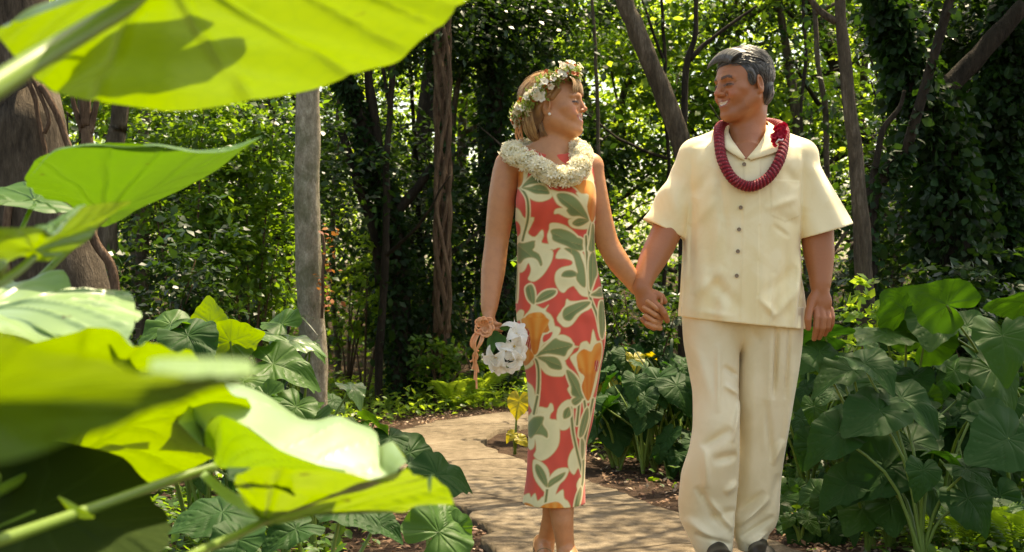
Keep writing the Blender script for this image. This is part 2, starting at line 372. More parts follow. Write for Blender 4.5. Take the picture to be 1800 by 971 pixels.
def bark(name, c0, c1, c2, sc=(6, 6, 1.5), bump=.8, moss=0):
    n = NT(name); v = n.map(n.co('Object'), sc); a_ = n.noise(2.5, 8, .7, v, .5); b = n.noise(14, 5, .7, v)
    c = n.ramp(n.math('ADD', n.math('MULTIPLY', a_, .65), n.math('MULTIPLY', b, .35)), [(.36, c0), (.52, c1), (.66, c2)])
    if moss: c = n.mix(n.math('MULTIPLY', n.ramp(n.noise(3.5, 5, .7), [(.48, (0, 0, 0)), (.62, (1, 1, 1))]), moss), c, (.07, .085, .03))
    return n.done(n.bsdf(color=c, rough=.92, spec=.15, normal=n.bump(n.math('ADD', a_, n.math('MULTIPLY', b, .6)), bump, .03)))
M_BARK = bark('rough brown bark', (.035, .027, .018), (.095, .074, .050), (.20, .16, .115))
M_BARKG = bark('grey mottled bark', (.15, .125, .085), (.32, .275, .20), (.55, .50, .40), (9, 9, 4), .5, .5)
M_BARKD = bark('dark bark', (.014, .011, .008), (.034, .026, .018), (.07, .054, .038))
M_VINE = bark('vine bark', (.06, .035, .02), (.16, .10, .062), (.28, .19, .12), (14, 14, 3))

# ------------------------------------------------------------------ foliage masses
LEAF_T = np.array([[0, 0, 0], [-.30, .42, .05], [0, .5, -.03], [.30, .42, .05], [-.20, .78, .02], [.20, .78, .02], [0, 1.0, -.10]])
LEAF_F = np.array([[0, 2, 1], [0, 3, 2], [1, 2, 4], [2, 3, 5], [2, 5, 4], [4, 5, 6]])
LEAF_T4 = np.array([[0, 0, 0], [-.3, .5, .06], [0, 1., -.05], [.3, .5, .06]]); LEAF_F4 = np.array([[0, 3, 1], [3, 2, 1]])
def leaves(pos, size, rng, up=.5, droop=.25, simple=True, out=None, wide=1.0):
    n = len(pos); T, F = (LEAF_T4, LEAF_F4) if simple else (LEAF_T, LEAF_F); T = T*[wide, 1, 1]
    d = rng.normal(0, 1, (n, 3)); d[:, 2] = d[:, 2]*.5-droop
    if out is not None: d += out
    d /= np.linalg.norm(d, axis=1)[:, None]; nn = rng.normal(0, 1, (n, 3)); nn[:, 2] = np.abs(nn[:, 2])+up*2; nn -= d*(nn*d).sum(1)[:, None]; nn /= np.linalg.norm(nn, axis=1)[:, None]
    s = np.cross(d, nn); sz = (size*rng.uniform(.6, 1.35, n))[:, None, None]
    V = pos[:, None]+sz*(T[None, :, :1]*s[:, None]+T[None, :, 1:2]*d[:, None]+T[None, :, 2:]*nn[:, None])
    Fa = (F[None]+np.arange(n)[:, None, None]*len(T)).reshape(-1, 3); tint = np.repeat(rng.random(n), len(T))
    return V.reshape(-1, 3), Fa, tint
def blob_pts(rng, n, c, r, clump=14, hollow=.35):
    """points gathered in twigs through an ellipsoid, denser outside"""
    k = max(3, n//clump); u = rng.normal(0, 1, (k, 3)); u /= np.linalg.norm(u, axis=1)[:, None]
    q = (hollow+(1-hollow)*rng.random(k)**.6)[:, None]*u*(1+.18*np.sin(u[:, :1]*5+3)*np.sin(u[:, 1:2]*4+1)+.12*np.sin(u[:, 2:]*9))
    cen = np.asarray(c)+q*np.asarray(r); i = rng.integers(0, k, n); m = np.mean(r)
    return cen[i]+rng.normal(0, 1, (n, 3))*np.array([.16, .16, .07])*min(m, 1.3)*.75, u[i]
def foliage(blobs, size, rng, mat, name='crown', **kw):
    ps, tt, off, Fs = [], [], 0, []
    for c, r, n in blobs:
        p, o = blob_pts(rng, n, c, np.asarray(r)*np.ones(3)); V, F, t = leaves(p, size, rng, out=o*.4, **kw); ps.append(V); Fs.append(F+off); off += len(V); tt.append(t)
    return mesh_np(name, np.concatenate(ps), np.concatenate(Fs), mat, smooth=False, attrs={'tint': np.concatenate(tt)})
# ------------------------------------------------------------------ trees
RT = np.random.default_rng(101)
def trunk_mesh(paths, mat, seg=14, rough=.06, n=26, seed=0):
    ps = []
    for i, (pts, rad_) in enumerate(paths):
        V, F = tube(pts, rad_, seg, n, rough=rough, seed=seed+i); ps.append((V, F))
    V, F = cat_parts(ps); g = np.random.default_rng(seed)
    V = V+.006*np.stack([vnoise(V[:, 0], V[:, 1], V[:, 2]*.4, 28, seed+k) for k in range(3)], 1)
    return mesh_np('trunk', V, F, mat)
def px_path(pts, D, tilt=0):           # [(px,py,radius px)] at distance D -> world path with radii; ends reach the ground
    out = [P(x, y, D+tilt*i) for i, (x, y, r) in enumerate(pts)]; return out, [r/FPX*D for x, y, r in pts]
def grounded(pts, rad_, flare=1.5):
    p = pts[-1].copy(); g = float(hgt(p[0], p[1])); q = p.copy(); q[2] = g-.15; pts = pts+[np.array([p[0], p[1], g+.12*(p[2]-g)]), q]
    return pts, list(rad_)+[rad_[-1]*1.12, rad_[-1]*flare]
def tree(label, main, D, mat, top=3.5, crown=(), lmat=0, lsize=.062, limbs=(), group=None, extra=None, ivy=0, seg=14, rough=.06, crown_tip=None):
    """main: pixel path from the top of the frame down; continued upwards by `top` metres above the frame"""
    pts, rr = px_path(main, D); d = pts[0]-pts[1]; d = d/np.linalg.norm(d); d = d*.6+np.array([0, 0, .4]); up = [pts[0]+d*top, pts[0]+d*top*.5]
    pts = up+pts; rr = [rr[0]*.35, rr[0]*.7]+rr; pts, rr = grounded(pts, rr)
    base = pts[-1]; root = empty('tree', base, label, 'tree', group)
    paths = [(pts, rr)]; tops = [pts[0]]
    for lm in limbs:
        lp, lr = px_path(lm, D); paths.append((lp, lr)); tops.append(lp[0])
    s = int(abs(base[0]*1000)+base[1]*10) % 9999
    link('trunk', trunk_mesh(paths, mat, seg, rough, seed=s), root)
    rng = np.random.default_rng(s); bl = []
    for c, r, n in crown: bl.append((P(*c) if abs(c[0]) > 60 else np.asarray(c, float), r, int(n*(1.5 if abs(c[0]) > 60 else 2.6))))
    if bl: link('crown', foliage(bl, lsize, rng, M_LF[lmat]), root)
    if ivy:
        ivy = int(ivy*1.9); c = crom(np.column_stack([np.array(pts[1:-1]), rr[1:-1]]), 200); c = c[(c[:, 2] < 3.4)]; q = c[rng.integers(0, len(c), ivy)]
        u = rng.normal(0, 1, (ivy, 3)); u[:, 2] *= .3; u[:, 1] -= .4; u /= np.linalg.norm(u, axis=1)[:, None]; lump = 1+.5*np.sin(q[:, 2]*4+q[:, 0]*9)+.4*np.sin(q[:, 2]*11)
        pos = q[:, :3]+u*(q[:, 3]*(1.0+.9*rng.random(ivy)**2*lump))[:, None]
        V, F, t = leaves(pos, .058, rng, up=.1, droop=.9, simple=False, out=u*.5, wide=1.15); link('ivy', mesh_np('ivy', V, F, M_LF[3], smooth=False, attrs={'tint': t}), root)
    return root
def CW(x, y, z): return (x, y, z)

# big buttressed trunk at the left edge, with creeping roots on it
bt = tree('massive brown trunk with pale creeping roots at the left edge', [(20, 100, 78), (36, 200, 82), (60, 330, 82), (95, 450, 84), (125, 560, 88), (128, 640, 96)], 4.3, M_BARK, 4.5,
     crown=[((-3.6, 5.6, 5.6), (1.7, 1.5, .9), 3000), ((-2.0, 6.4, 5.7), (1.2, 1.2, .7), 2000)], seg=26, rough=.10)
def add_roots(root, D, lst):
    for pts, r in lst:
        w_ = [P(x, y, D-.16) for x, y in pts]; link('aerial_root', mesh_np('aerial_root', *tube(w_, r, 7, 20), mat=M_VINE), root)
add_roots(bt, 4.3, [([(48, 140), (62, 175), (66, 200), (74, 240), (80, 270), (78, 330)], .007), ([(56, 135), (78, 185), (86, 215), (78, 235)], .006), ([(72, 150), (100, 200), (116, 245), (122, 262), (128, 300)], .010),
   ([(140, 330), (165, 420), (196, 470), (206, 540)], .014), ([(20, 330), (10, 420), (20, 520)], .012)])
# slim stems behind it
tree('pale forked sapling stem just right of the massive trunk', [(152, 176, 9), (153, 225, 9), (155, 262, 11), (160, 400, 12)], 7.0, M_VINE, 2.5, limbs=[[(128, 150, 4), (134, 190, 5), (146, 224, 6), (153, 234, 7)], [(172, 150, 4), (168, 190, 5), (160, 235, 6)]], seg=8)
tree('slanting brown trunk behind the pale forked sapling', [(212, 180, 15), (205, 230, 16), (196, 300, 18), (185, 420, 20)], 8.5, M_BARK, 3, seg=10)
tree('thin straight trunk in the leafy thicket at left', [(255, 180, 10), (252, 230, 10), (250, 330, 11), (250, 420, 12)], 9.5, M_BARK, 3, seg=8)
# the tall straight grey trunk
gt = tree('tall straight grey mottled trunk standing left of the woman', [(543, 0, 20), (543, 160, 20.5), (541, 260, 22), (540, 350, 22), (542, 450, 23), (547, 540, 24), (552, 640, 24)], 8.4, M_BARKG, 3.5,
     crown=[((-2.1, 7.6, 5.3), (1.1, 1.1, .6), 900)], seg=20, rough=.035)
v = [P(x, y, 8.25) for x, y in ((566, 410), (570, 440), (567, 480), (568, 520), (566, 560))]
link('vine', mesh_np('vine', *tube(v, .009, 6, 20, rough=.2), mat=M_VINE), gt)
rv = np.random.default_rng(9); pv = np.array([v[i] for i in rv.integers(0, 4, 60)])+rv.normal(0, 1, (60, 3))*[.03, .03, .06]+[.03, 0, 0]; V, F, t = leaves(pv, .035, rv, simple=False)
link('dry_leaves', mesh_np('dry_leaves', V, F, M_ORG, smooth=False, attrs={'tint': t}), gt)
G_DARK = 'dark slender trunks in the shade between the grey trunk and the woman'
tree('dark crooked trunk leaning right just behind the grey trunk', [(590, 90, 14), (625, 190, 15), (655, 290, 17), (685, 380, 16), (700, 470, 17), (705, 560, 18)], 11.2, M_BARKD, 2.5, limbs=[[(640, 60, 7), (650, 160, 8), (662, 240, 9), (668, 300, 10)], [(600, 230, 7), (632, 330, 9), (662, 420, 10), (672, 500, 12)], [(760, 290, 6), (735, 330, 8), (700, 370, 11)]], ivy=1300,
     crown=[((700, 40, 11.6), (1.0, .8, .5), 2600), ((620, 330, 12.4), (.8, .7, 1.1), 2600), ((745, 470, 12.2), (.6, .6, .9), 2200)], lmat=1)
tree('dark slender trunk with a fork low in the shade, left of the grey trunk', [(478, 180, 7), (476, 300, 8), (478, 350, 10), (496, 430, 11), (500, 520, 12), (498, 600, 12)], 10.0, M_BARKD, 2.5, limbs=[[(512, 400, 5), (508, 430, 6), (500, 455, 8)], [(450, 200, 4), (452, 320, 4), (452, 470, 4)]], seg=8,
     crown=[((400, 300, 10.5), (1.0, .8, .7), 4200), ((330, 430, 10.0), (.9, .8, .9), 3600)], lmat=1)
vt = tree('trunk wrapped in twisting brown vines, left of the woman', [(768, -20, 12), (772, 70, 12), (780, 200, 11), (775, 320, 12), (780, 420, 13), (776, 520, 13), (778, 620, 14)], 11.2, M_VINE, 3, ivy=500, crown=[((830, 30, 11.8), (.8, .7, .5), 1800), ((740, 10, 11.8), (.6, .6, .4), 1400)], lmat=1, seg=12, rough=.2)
for k in range(5):
    g = np.random.default_rng(200+k); pts = [P(778+math.sin(i*.9+k*1.3)*13, -20+i*55, 11.05-.03*k) for i in range(12)]
    link('vine', mesh_np('vine', *tube(pts, .016+.005*(k % 2), 6, 60, rough=.15, seed=k), mat=M_VINE), vt)
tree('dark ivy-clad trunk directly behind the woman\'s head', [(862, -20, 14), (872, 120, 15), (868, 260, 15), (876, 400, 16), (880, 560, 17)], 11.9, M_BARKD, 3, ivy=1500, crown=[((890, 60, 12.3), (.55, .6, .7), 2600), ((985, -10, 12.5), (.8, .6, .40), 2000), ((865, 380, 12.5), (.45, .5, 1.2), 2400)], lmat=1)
tree('leaning grey-brown trunk slanting down between the couple', [(1092, -30, 15), (1110, 30, 15.5), (1135, 90, 16), (1165, 160, 17), (1190, 225, 18), (1206, 280, 18), (1228, 380, 19), (1250, 520, 20)], 7.0, M_BARK, 3, crown=[((1.2, 7.7, 4.5), (1.3, 1.2, .6), 1000)], seg=16)  # crown is unseen above the frame, placed to shade the couple and path
tree('slim dark branch-stem behind the man\'s shoulder at left', [(1225, 0, 4), (1222, 60, 5), (1208, 110, 6), (1204, 190, 6), (1200, 300, 7)], 11.0, M_BARKD, 2, limbs=[[(1330, 10, 2), (1290, 40, 3), (1240, 75, 4), (1212, 105, 5)]], seg=7)
tree('slender reddish-brown trunk rising right of the man', [(1474, -30, 10), (1480, 60, 11), (1492, 170, 13), (1503, 270, 14), (1510, 360, 15), (1516, 450, 16), (1520, 540, 17)], 6.8, M_BARK, 3, limbs=[[(1420, -10, 5), (1445, 22, 6), (1470, 40, 7)]], crown=[((3.2, 7.1, 4.4), (1.5, 1.5, .6), 3400)], seg=12)  # unseen crown overhead, positioned so its shade falls on the right bed
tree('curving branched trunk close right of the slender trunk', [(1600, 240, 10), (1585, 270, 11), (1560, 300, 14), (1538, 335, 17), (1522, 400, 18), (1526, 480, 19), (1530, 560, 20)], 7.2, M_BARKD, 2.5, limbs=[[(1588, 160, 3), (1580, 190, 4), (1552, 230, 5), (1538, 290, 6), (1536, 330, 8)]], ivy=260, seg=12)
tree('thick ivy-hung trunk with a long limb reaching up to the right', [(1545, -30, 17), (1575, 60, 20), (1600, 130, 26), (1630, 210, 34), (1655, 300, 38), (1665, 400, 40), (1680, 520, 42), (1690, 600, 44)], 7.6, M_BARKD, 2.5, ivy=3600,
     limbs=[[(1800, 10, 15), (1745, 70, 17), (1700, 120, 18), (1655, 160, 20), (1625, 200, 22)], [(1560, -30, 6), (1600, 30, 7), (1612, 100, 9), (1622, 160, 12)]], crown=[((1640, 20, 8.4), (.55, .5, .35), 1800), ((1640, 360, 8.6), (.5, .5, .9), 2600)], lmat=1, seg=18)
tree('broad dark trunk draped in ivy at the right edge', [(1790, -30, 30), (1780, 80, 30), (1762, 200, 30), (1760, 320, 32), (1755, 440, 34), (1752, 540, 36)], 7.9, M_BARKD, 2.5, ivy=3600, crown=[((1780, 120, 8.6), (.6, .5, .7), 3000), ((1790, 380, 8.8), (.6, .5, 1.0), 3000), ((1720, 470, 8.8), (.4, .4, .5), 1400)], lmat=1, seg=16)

# more distant trees: each a trunk and a crown reaching low, lit from above
far = [(-30, 17, 1), (120, 12.5, 2), (250, 12.0, 0), (330, 16, 2), (440, 14.5, 1), (560, 15.0, 1), (655, 16.5, 2), (720, 13.0, 1), (800, 15.5, 0), (880, 13.0, 1), (960, 17.5, 2), (1035, 13.5, 0), (1080, 16.5, 2), (1150, 14.0, 0), (1215, 18, 2), (1290, 14.5, 0), (1375, 16.5, 2),
       (1430, 12.5, 0), (1500, 15.5, 2), (1580, 13.0, 1), (1640, 16.5, 2), (1720, 12.8, 1), (1800, 15.5, 0), (1860, 12.0, 1)]
far = [(p, D+1.5, l) for p, D, l in far]
WH = [(110, 'beyond the massive trunk'), (300, 'behind the foreground leaves'), (520, 'left of the grey trunk'), (600, 'behind the grey trunk'), (755, 'between grey and vine-wrapped trunks'), (850, 'near the vine-wrapped trunk'), (930, 'behind the woman'),
      (1060, 'right of the woman\'s head'), (1230, 'around the leaning trunk'), (1400, 'behind the man'), (1475, 'right of the man\'s head'), (1580, 'past the slender reddish trunk'), (1710, 'around the ivy-hung trunk'), (9999, 'at the right edge')]
where = lambda q: next(t for m, t in WH if q < m)
FL = 'trees standing back in the wood'
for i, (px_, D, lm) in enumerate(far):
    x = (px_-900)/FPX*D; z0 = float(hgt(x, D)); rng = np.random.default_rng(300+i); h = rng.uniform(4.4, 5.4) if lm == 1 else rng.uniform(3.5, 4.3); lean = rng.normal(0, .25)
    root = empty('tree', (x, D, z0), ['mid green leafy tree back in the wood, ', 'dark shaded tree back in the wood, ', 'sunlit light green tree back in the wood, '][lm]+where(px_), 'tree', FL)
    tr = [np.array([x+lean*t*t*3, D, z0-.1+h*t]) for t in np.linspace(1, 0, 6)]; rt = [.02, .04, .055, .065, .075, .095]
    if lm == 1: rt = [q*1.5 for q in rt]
    lim = []; bl = []
    for k in range(7):
        t = rng.uniform(.25, .95); b = tr[0]*t+tr[-1]*(1-t); a_ = rng.uniform(0, 6.28); e_ = b+np.array([math.cos(a_)*rng.uniform(.6, 1.4), math.sin(a_)*.7, rng.uniform(.3, .9)])
        lim.append(([e_, (b+e_)/2+[0, 0, -.06], b], [.008, .016, .028])); bl.append((e_, (rng.uniform(.45, .8), .5, rng.uniform(.3, .5)), 700 if 950 < px_ < 1480 else 1100))
    bl.append((tr[0], (.9, .7, .5), 1500)); 
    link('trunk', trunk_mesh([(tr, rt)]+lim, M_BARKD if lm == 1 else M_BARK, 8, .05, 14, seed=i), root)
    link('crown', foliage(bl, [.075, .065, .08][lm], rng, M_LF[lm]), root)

SL = [(118, 9.5, 5, 30), (380, 11, 5, -12), (470, 12, 6, 14), (610, 13, 5, 24), (668, 10.8, 7, -14), (735, 12.6, 5, 18), (812, 12, 6, -26), (835, 13.5, 5, 10), (905, 13, 6, 16), (1045, 11.5, 4, -16), (1160, 12.5, 4, -10),
      (1402, 12, 4, -14), (1440, 11, 6, 22), (1560, 10.2, 6, 25), (1722, 10, 7, -20), (1708, 12, 6, 14)]
for i, (px_, D, r, bend) in enumerate(SL):
    g = np.random.default_rng(800+i); ks = np.linspace(-60, 620, 9); pts = [P(px_+bend*math.sin(k/260+i)+g.normal(0, 3), k, D) for k in ks]; rr = [r/FPX*D*(.7+.4*j/8) for j in range(9)]; pts, rr = grounded(pts, rr)
    root = empty('tree', pts[-1], 'slim dark stem in the shaded wood, '+where(px_), 'tree', 'slim stems in the wood'); paths = [(pts, rr)]
    for j in range(3):
        b = pts[g.integers(1, 7)]; e_ = b+np.array([g.normal(0, .5), g.normal(0, .3), g.uniform(.4, .9)]); paths.append(([e_, (b+e_)/2+[0, 0, -.08], b], [.006, .012, .018]))
    link('trunk', trunk_mesh(paths, M_BARKD if i % 3 else M_BARK, 7, .08, 30, seed=900+i), root)
    q = crom(np.array(pts[:-2]), 60)[g.integers(0, 60, 160)]+g.normal(0, 1, (160, 3))*[.07, .07, .12]; V, F, t = leaves(q, .07, g, droop=.8, simple=False); link('ivy', mesh_np('ivy', V, F, M_LF[3], smooth=False, attrs={'tint': t}), root)

# the thicket beyond, too dense to count
def wood(name, kind_label, n, D0, D1, seed, lm, size, z1, gap=None, xw=.42, clump=26, z0=.0, spread=(.5, .4, .4)):
    rng = np.random.default_rng(seed); k = n//clump; D = rng.uniform(D0, D1, k); x = rng.uniform(-xw, xw, k)*D; z = z0+(z1-z0)*rng.random(k)**.9
    c = np.stack([x, D, z], 1)
    if gap is not None: c = c[gap(c, rng)]
    c[:, 2] += hgt(c[:, 0], c[:, 1])
    p = np.repeat(c, clump, 0)+rng.normal(0, 1, (len(c)*clump, 3))*spread; V, F, t = leaves(p, size, rng)
    o = link(name, mesh_np(name, V, F, M_LF[lm], smooth=False, attrs={'tint': t})); tag(o, kind='stuff'); o['label'] = kind_label; return o
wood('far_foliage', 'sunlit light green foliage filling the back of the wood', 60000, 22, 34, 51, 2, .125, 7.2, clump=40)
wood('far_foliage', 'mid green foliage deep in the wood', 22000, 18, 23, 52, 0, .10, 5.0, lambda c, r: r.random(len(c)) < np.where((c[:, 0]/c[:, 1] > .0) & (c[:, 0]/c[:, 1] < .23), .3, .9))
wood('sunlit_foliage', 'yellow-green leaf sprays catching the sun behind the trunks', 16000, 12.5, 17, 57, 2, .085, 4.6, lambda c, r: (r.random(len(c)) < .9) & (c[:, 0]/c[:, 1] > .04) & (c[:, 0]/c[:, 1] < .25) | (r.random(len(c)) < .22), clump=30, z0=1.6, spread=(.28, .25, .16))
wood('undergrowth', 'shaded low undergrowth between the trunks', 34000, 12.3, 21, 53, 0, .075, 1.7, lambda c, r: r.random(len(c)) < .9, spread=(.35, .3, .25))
# ------------------------------------------------------------------ broad heart-shaped leaves
def heart_r(th, tip=1.0, side=.66, lobe=.62, notch=.16):
    a_ = np.abs(th); k = [0, .12, .35, .8, 1.3, 1.9, 2.45, 2.8, 3.0, 3.1416]; v = [tip, tip*.88, tip*.74, side*1.02, side*.98, side*.98, lobe*1.04, lobe*.9, lobe*.5, notch]
    return pchip(k, v, a_)
def heart_leaf(seed, nt=80, nr=14, droop=.35, cup=.18, wav=.035, fold=.12, sharp=1.0):
    """unit leaf in local space: stalk joins at the origin, tip along +Y, face up +Z"""
    g = np.random.default_rng(seed); th = np.linspace(-np.pi, np.pi, nt); r = heart_r(th, tip=sharp, side=.62+g.normal(0, .02))
    r = r*(1+.018*np.sin(th*11+g.uniform(0, 6))+.012*np.sin(th*17+g.uniform(0, 6)))
    q = np.linspace(0, 1, nr)[1:]; x = np.outer(q, r*np.sin(th)); y = np.outer(q, r*np.cos(th)); rr = np.outer(q, np.ones(nt))
    z = cup*np.abs(x)**1.2*1.2-droop*np.clip(y, 0, 2)**2*.8-droop*.35*np.clip(-y, 0, 1)**2*2-.25*x**2-fold*0
    ph = g.uniform(0, 6, 4); z += wav*rr**2*(np.sin(th*5+ph[0])+.7*np.sin(th*9+ph[1]))[None]+.02*np.sin(x*9+ph[2])*np.sin(y*8+ph[3])
    z = z-.010*veins(x.ravel(), y.ravel(), .025).reshape(z.shape)*np.clip(rr*3, 0, 1)
    V = np.stack([x, y, z], -1).reshape(-1, 3); V = np.vstack([[0, 0, 0], V])
    i, j = np.meshgrid(np.arange(nr-2), np.arange(nt-1), indexing='ij'); b = (1+i*nt+j).ravel(); Q = np.stack([b, b+nt, b+nt+1, b+1], 1)
    j = np.arange(nt-1); T = np.stack([np.zeros(nt-1, int), 1+j, 2+j], 1)
    vn = veins(V[:, 0], V[:, 1]); return V, [Q, T], vn
def veins(x, y, w_=.016):
    d = np.full(len(x), 9.0); ax = np.abs(x); d = np.minimum(d, ax+np.where(y < -.02, .3, 0))
    for a_ in (2.45,):                                   # basal veins into the lobes
        ux, uy = math.sin(a_), math.cos(a_); t = ax*ux+y*uy; d = np.minimum(d, np.abs(ax*uy-y*ux)+np.where(t < 0, 1, 0))
    for y0, an in ((0, 1.25), (0, 1.8), (.17, 1.05), (.34, .95), (.50, .85), (.65, .8)):
        ux, uy = math.sin(an), math.cos(an); yy = y-y0; yy = yy-.25*ax**2; t = ax*ux+yy*uy; d = np.minimum(d, np.abs(ax*uy-yy*ux)*1.15+np.where(t < 0, 1, 0))
    return np.exp(-(d/w_)**2)
HEARTS = []
for k in range(6):
    V, F, vn = heart_leaf(500+k, droop=[.3, .55, .2, .8, .4, .6][k], cup=[.15, .3, .05, .2, .4, .1][k], wav=[.03, .045, .025, .05, .04, .03][k])
    HEARTS.append((V, F, vn))
HM = {}
def heart_mesh(k, mat):
    key = (k, mat.name)
    if key not in HM:
        V, F, vn = HEARTS[k]; HM[key] = mesh_np('leaf', V, F, mat, attrs={'vein': vn, 'tint': np.full(len(V), .3)})
    return HM[key]
def broad_plant(base, lvs, label, group=None, mat=None, name='taro_plant', cat='plant', rad_=.006):
    """lvs: (attach point, tip direction, face normal, length, variant)"""
    mat = mat or M_TARO; root = empty(name, base, label, cat, group); base = np.asarray(base, float)
    for (a_, tip, nrm, L, k) in lvs:
        a_ = np.asarray(a_, float); M = rot_to(nrm, np.cross(np.asarray(tip, float), nrm)); 
        # columns x,y,z: y must follow the tip
        z = np.asarray(nrm, float)/np.linalg.norm(nrm); y = np.asarray(tip, float)-z*np.dot(tip, z); y /= np.linalg.norm(y); x = np.cross(y, z)
        o = link('leaf', heart_mesh(k % 6, mat)); o.parent = root
        o.matrix_local = Matrix.Translation(Vector(a_-base))@Matrix(np.column_stack([x*L, y*L, z*L]).tolist()).to_4x4()
        mid = base*.5+a_*.5+np.array([0, 0, .12*np.linalg.norm(a_-base)])+(base-a_)*[.12, .12, 0]
        V, F = tube([a_-z*.002, a_-z*.03*L*2+(mid-a_)*.15, mid, base+(a_-base)*[.06, .06, .12], base-[0, 0, .03]], [rad_*.65, rad_*.7, rad_, rad_*1.3, rad_*1.6], 6, 12)
        s = link('stalk', mesh_np('stalk', V-base, F, M_STALK)); s.parent = root
    return root
def auto_plant(x, y, rng, h, n, L, label, group, mat=None, face=(0, -1), name='taro_plant'):
    z = float(hgt(x, y)); b = np.array([x, y, z]); lv = []
    a0 = rng.uniform(0, 6.28)
    for i in range(n):
        a_ = a0+i*2.4+rng.normal(0, .3); r = rng.uniform(.25, .6)*h; hh = h*rng.uniform(.6, 1.05); o = np.array([math.cos(a_), math.sin(a_), 0])
        tip = o+np.array([face[0]*.5, face[1]*.5, -.55+rng.normal(0, .15)]); nrm = np.array([0, 0, .8])+o*.55+np.array([face[0]*.5, face[1]*.5, 0])+rng.normal(0, .28, 3)
        lv.append((b+o*r+[0, 0, hh], tip, nrm, L*rng.uniform(.55, 1.2), int(rng.integers(0, 6))))
    return broad_plant(b, lv, label, group, mat, name)
RP = np.random.default_rng(77)
def PL_(px, py, D, tx, tz, ty, nx, ny, nz, Lpx, k):   # leaf given by its stalk joint in the photo
    return (P(px, py, D), (tx, ty, tz), (nx, ny, nz), Lpx/FPX*D, k)

# --- the bed right of the man: individually placed leaves first
broad_plant((2.02, 5.7, float(hgt(2.02, 5.7))), [PL_(1664, 536, 5.0, -.80, .50, .1, -.1, .80, .45, 92, 2)], 'tall plant with one big upright translucent heart leaf right of the man', None, M_TARO_M)
broad_plant((2.25, 6.0, float(hgt(2.25, 6.0))), [PL_(1640, 560, 5.4, -.2, -.6, -.5, -.1, -.6, .8, 80, 0), PL_(1700, 575, 5.5, .6, -.5, -.4, .1, -.5, .8, 70, 4)], 'plant with pale drooping heart leaves under the big upright leaf', None, M_TARO_M)
broad_plant((2.35, 5.3, float(hgt(2.35, 5.3))), [PL_(1762, 590, 5.1, -.05, -.75, -.4, -.15, -.75, .6, 90, 1), PL_(1742, 650, 5.2, .45, -.5, -.4, .2, -.7, .6, 85, 5)], 'plant with cupped grey-green leaves near the right edge', None, M_TARO_M)
broad_plant((2.3, 5.0, float(hgt(2.3, 5.0))), [PL_(1800, 530, 4.9, -.8, .45, .1, -.1, .5, .9, 85, 2)], 'leaf blade poking in at the right edge beside the trunk', None, M_TARO_M)
broad_plant((2.1, 4.75, float(hgt(2.1, 4.75))), [PL_(1772, 770, 4.7, -.75, -.35, -.3, .25, -.80, .6, 105, 0), PL_(1740, 740, 4.9, .7, -.5, -.3, .1, -.5, .8, 85, 4)], 'plant with one very broad rounded leaf low at the right edge', None, M_TARO_D)
broad_plant((1.55, 5.6, float(hgt(1.55, 5.6))), [PL_(1560, 585, 5.4, -.35, -.3, -.3, .1, -.2, 1, 95, 2), PL_(1590, 545, 5.5, -.5, .45, .1, -.3, .75, .5, 90, 2), PL_(1625, 600, 5.5, .3, .5, .1, .3, .7, .6, 90, 0)], 'backlit green plant behind the bed, just left of the tall upright leaf', None, M_TARO_M)
broad_plant((1.35, 5.3, float(hgt(1.35, 5.3))), [PL_(1500, 650, 5.2, -.8, -.25, -.3, .0, -.35, .9, 90, 1), PL_(1450, 590, 5.4, -.4, .3, .1, .0, .5, .9, 85, 2), PL_(1440, 620, 5.3, .5, -.45, -.4, .2, -.5, .8, 75, 5)], 'plant with spread dark leaves beside the man\'s hanging hand', None, M_TARO_D)
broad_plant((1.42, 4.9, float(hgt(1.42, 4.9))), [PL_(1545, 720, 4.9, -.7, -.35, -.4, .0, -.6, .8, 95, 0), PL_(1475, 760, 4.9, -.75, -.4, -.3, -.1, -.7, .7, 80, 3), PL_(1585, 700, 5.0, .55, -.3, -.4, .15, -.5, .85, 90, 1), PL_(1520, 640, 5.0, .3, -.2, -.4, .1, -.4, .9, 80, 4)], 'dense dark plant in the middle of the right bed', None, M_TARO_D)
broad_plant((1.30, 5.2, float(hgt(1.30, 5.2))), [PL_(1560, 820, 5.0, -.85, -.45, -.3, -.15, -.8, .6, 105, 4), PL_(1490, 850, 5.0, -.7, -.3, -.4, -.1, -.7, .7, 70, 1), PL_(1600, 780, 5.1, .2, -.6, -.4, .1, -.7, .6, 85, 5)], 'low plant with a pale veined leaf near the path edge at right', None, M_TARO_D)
G_R = 'dark heart-leaved plants filling the bed right of the man'
for i in range(74):
    y = RP.uniform(4.75, 8.2); x = RP.uniform(1.30+max(0, 5.2-y)*.3, .36*y+.3); 
    if in_path(x, y)[0] < .12 or (x > 1.45 and y < 5.75): continue
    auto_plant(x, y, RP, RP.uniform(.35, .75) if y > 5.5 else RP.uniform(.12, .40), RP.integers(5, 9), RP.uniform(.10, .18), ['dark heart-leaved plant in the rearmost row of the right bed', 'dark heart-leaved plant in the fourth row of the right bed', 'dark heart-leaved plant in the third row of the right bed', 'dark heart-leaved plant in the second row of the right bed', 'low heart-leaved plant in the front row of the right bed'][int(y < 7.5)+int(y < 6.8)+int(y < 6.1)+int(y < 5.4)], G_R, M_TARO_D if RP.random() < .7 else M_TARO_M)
G_F = 'small low plants along the foot of the right bed'
for i in range(26):
    y = RP.uniform(4.9, 6.6); x = 1.02+max(0, 5.3-y)*.25+RP.random()**1.3*1.3
    if in_path(x, y)[0] < .10: continue
    auto_plant(x, y, RP, RP.uniform(.06, .18), RP.integers(5, 9), RP.uniform(.06, .11), 'small low plant at the foot of the right bed', G_F, M_TARO_D if RP.random() < .6 else M_TARO_M)
G_M = 'heart-leaved plants behind the path between the couple'
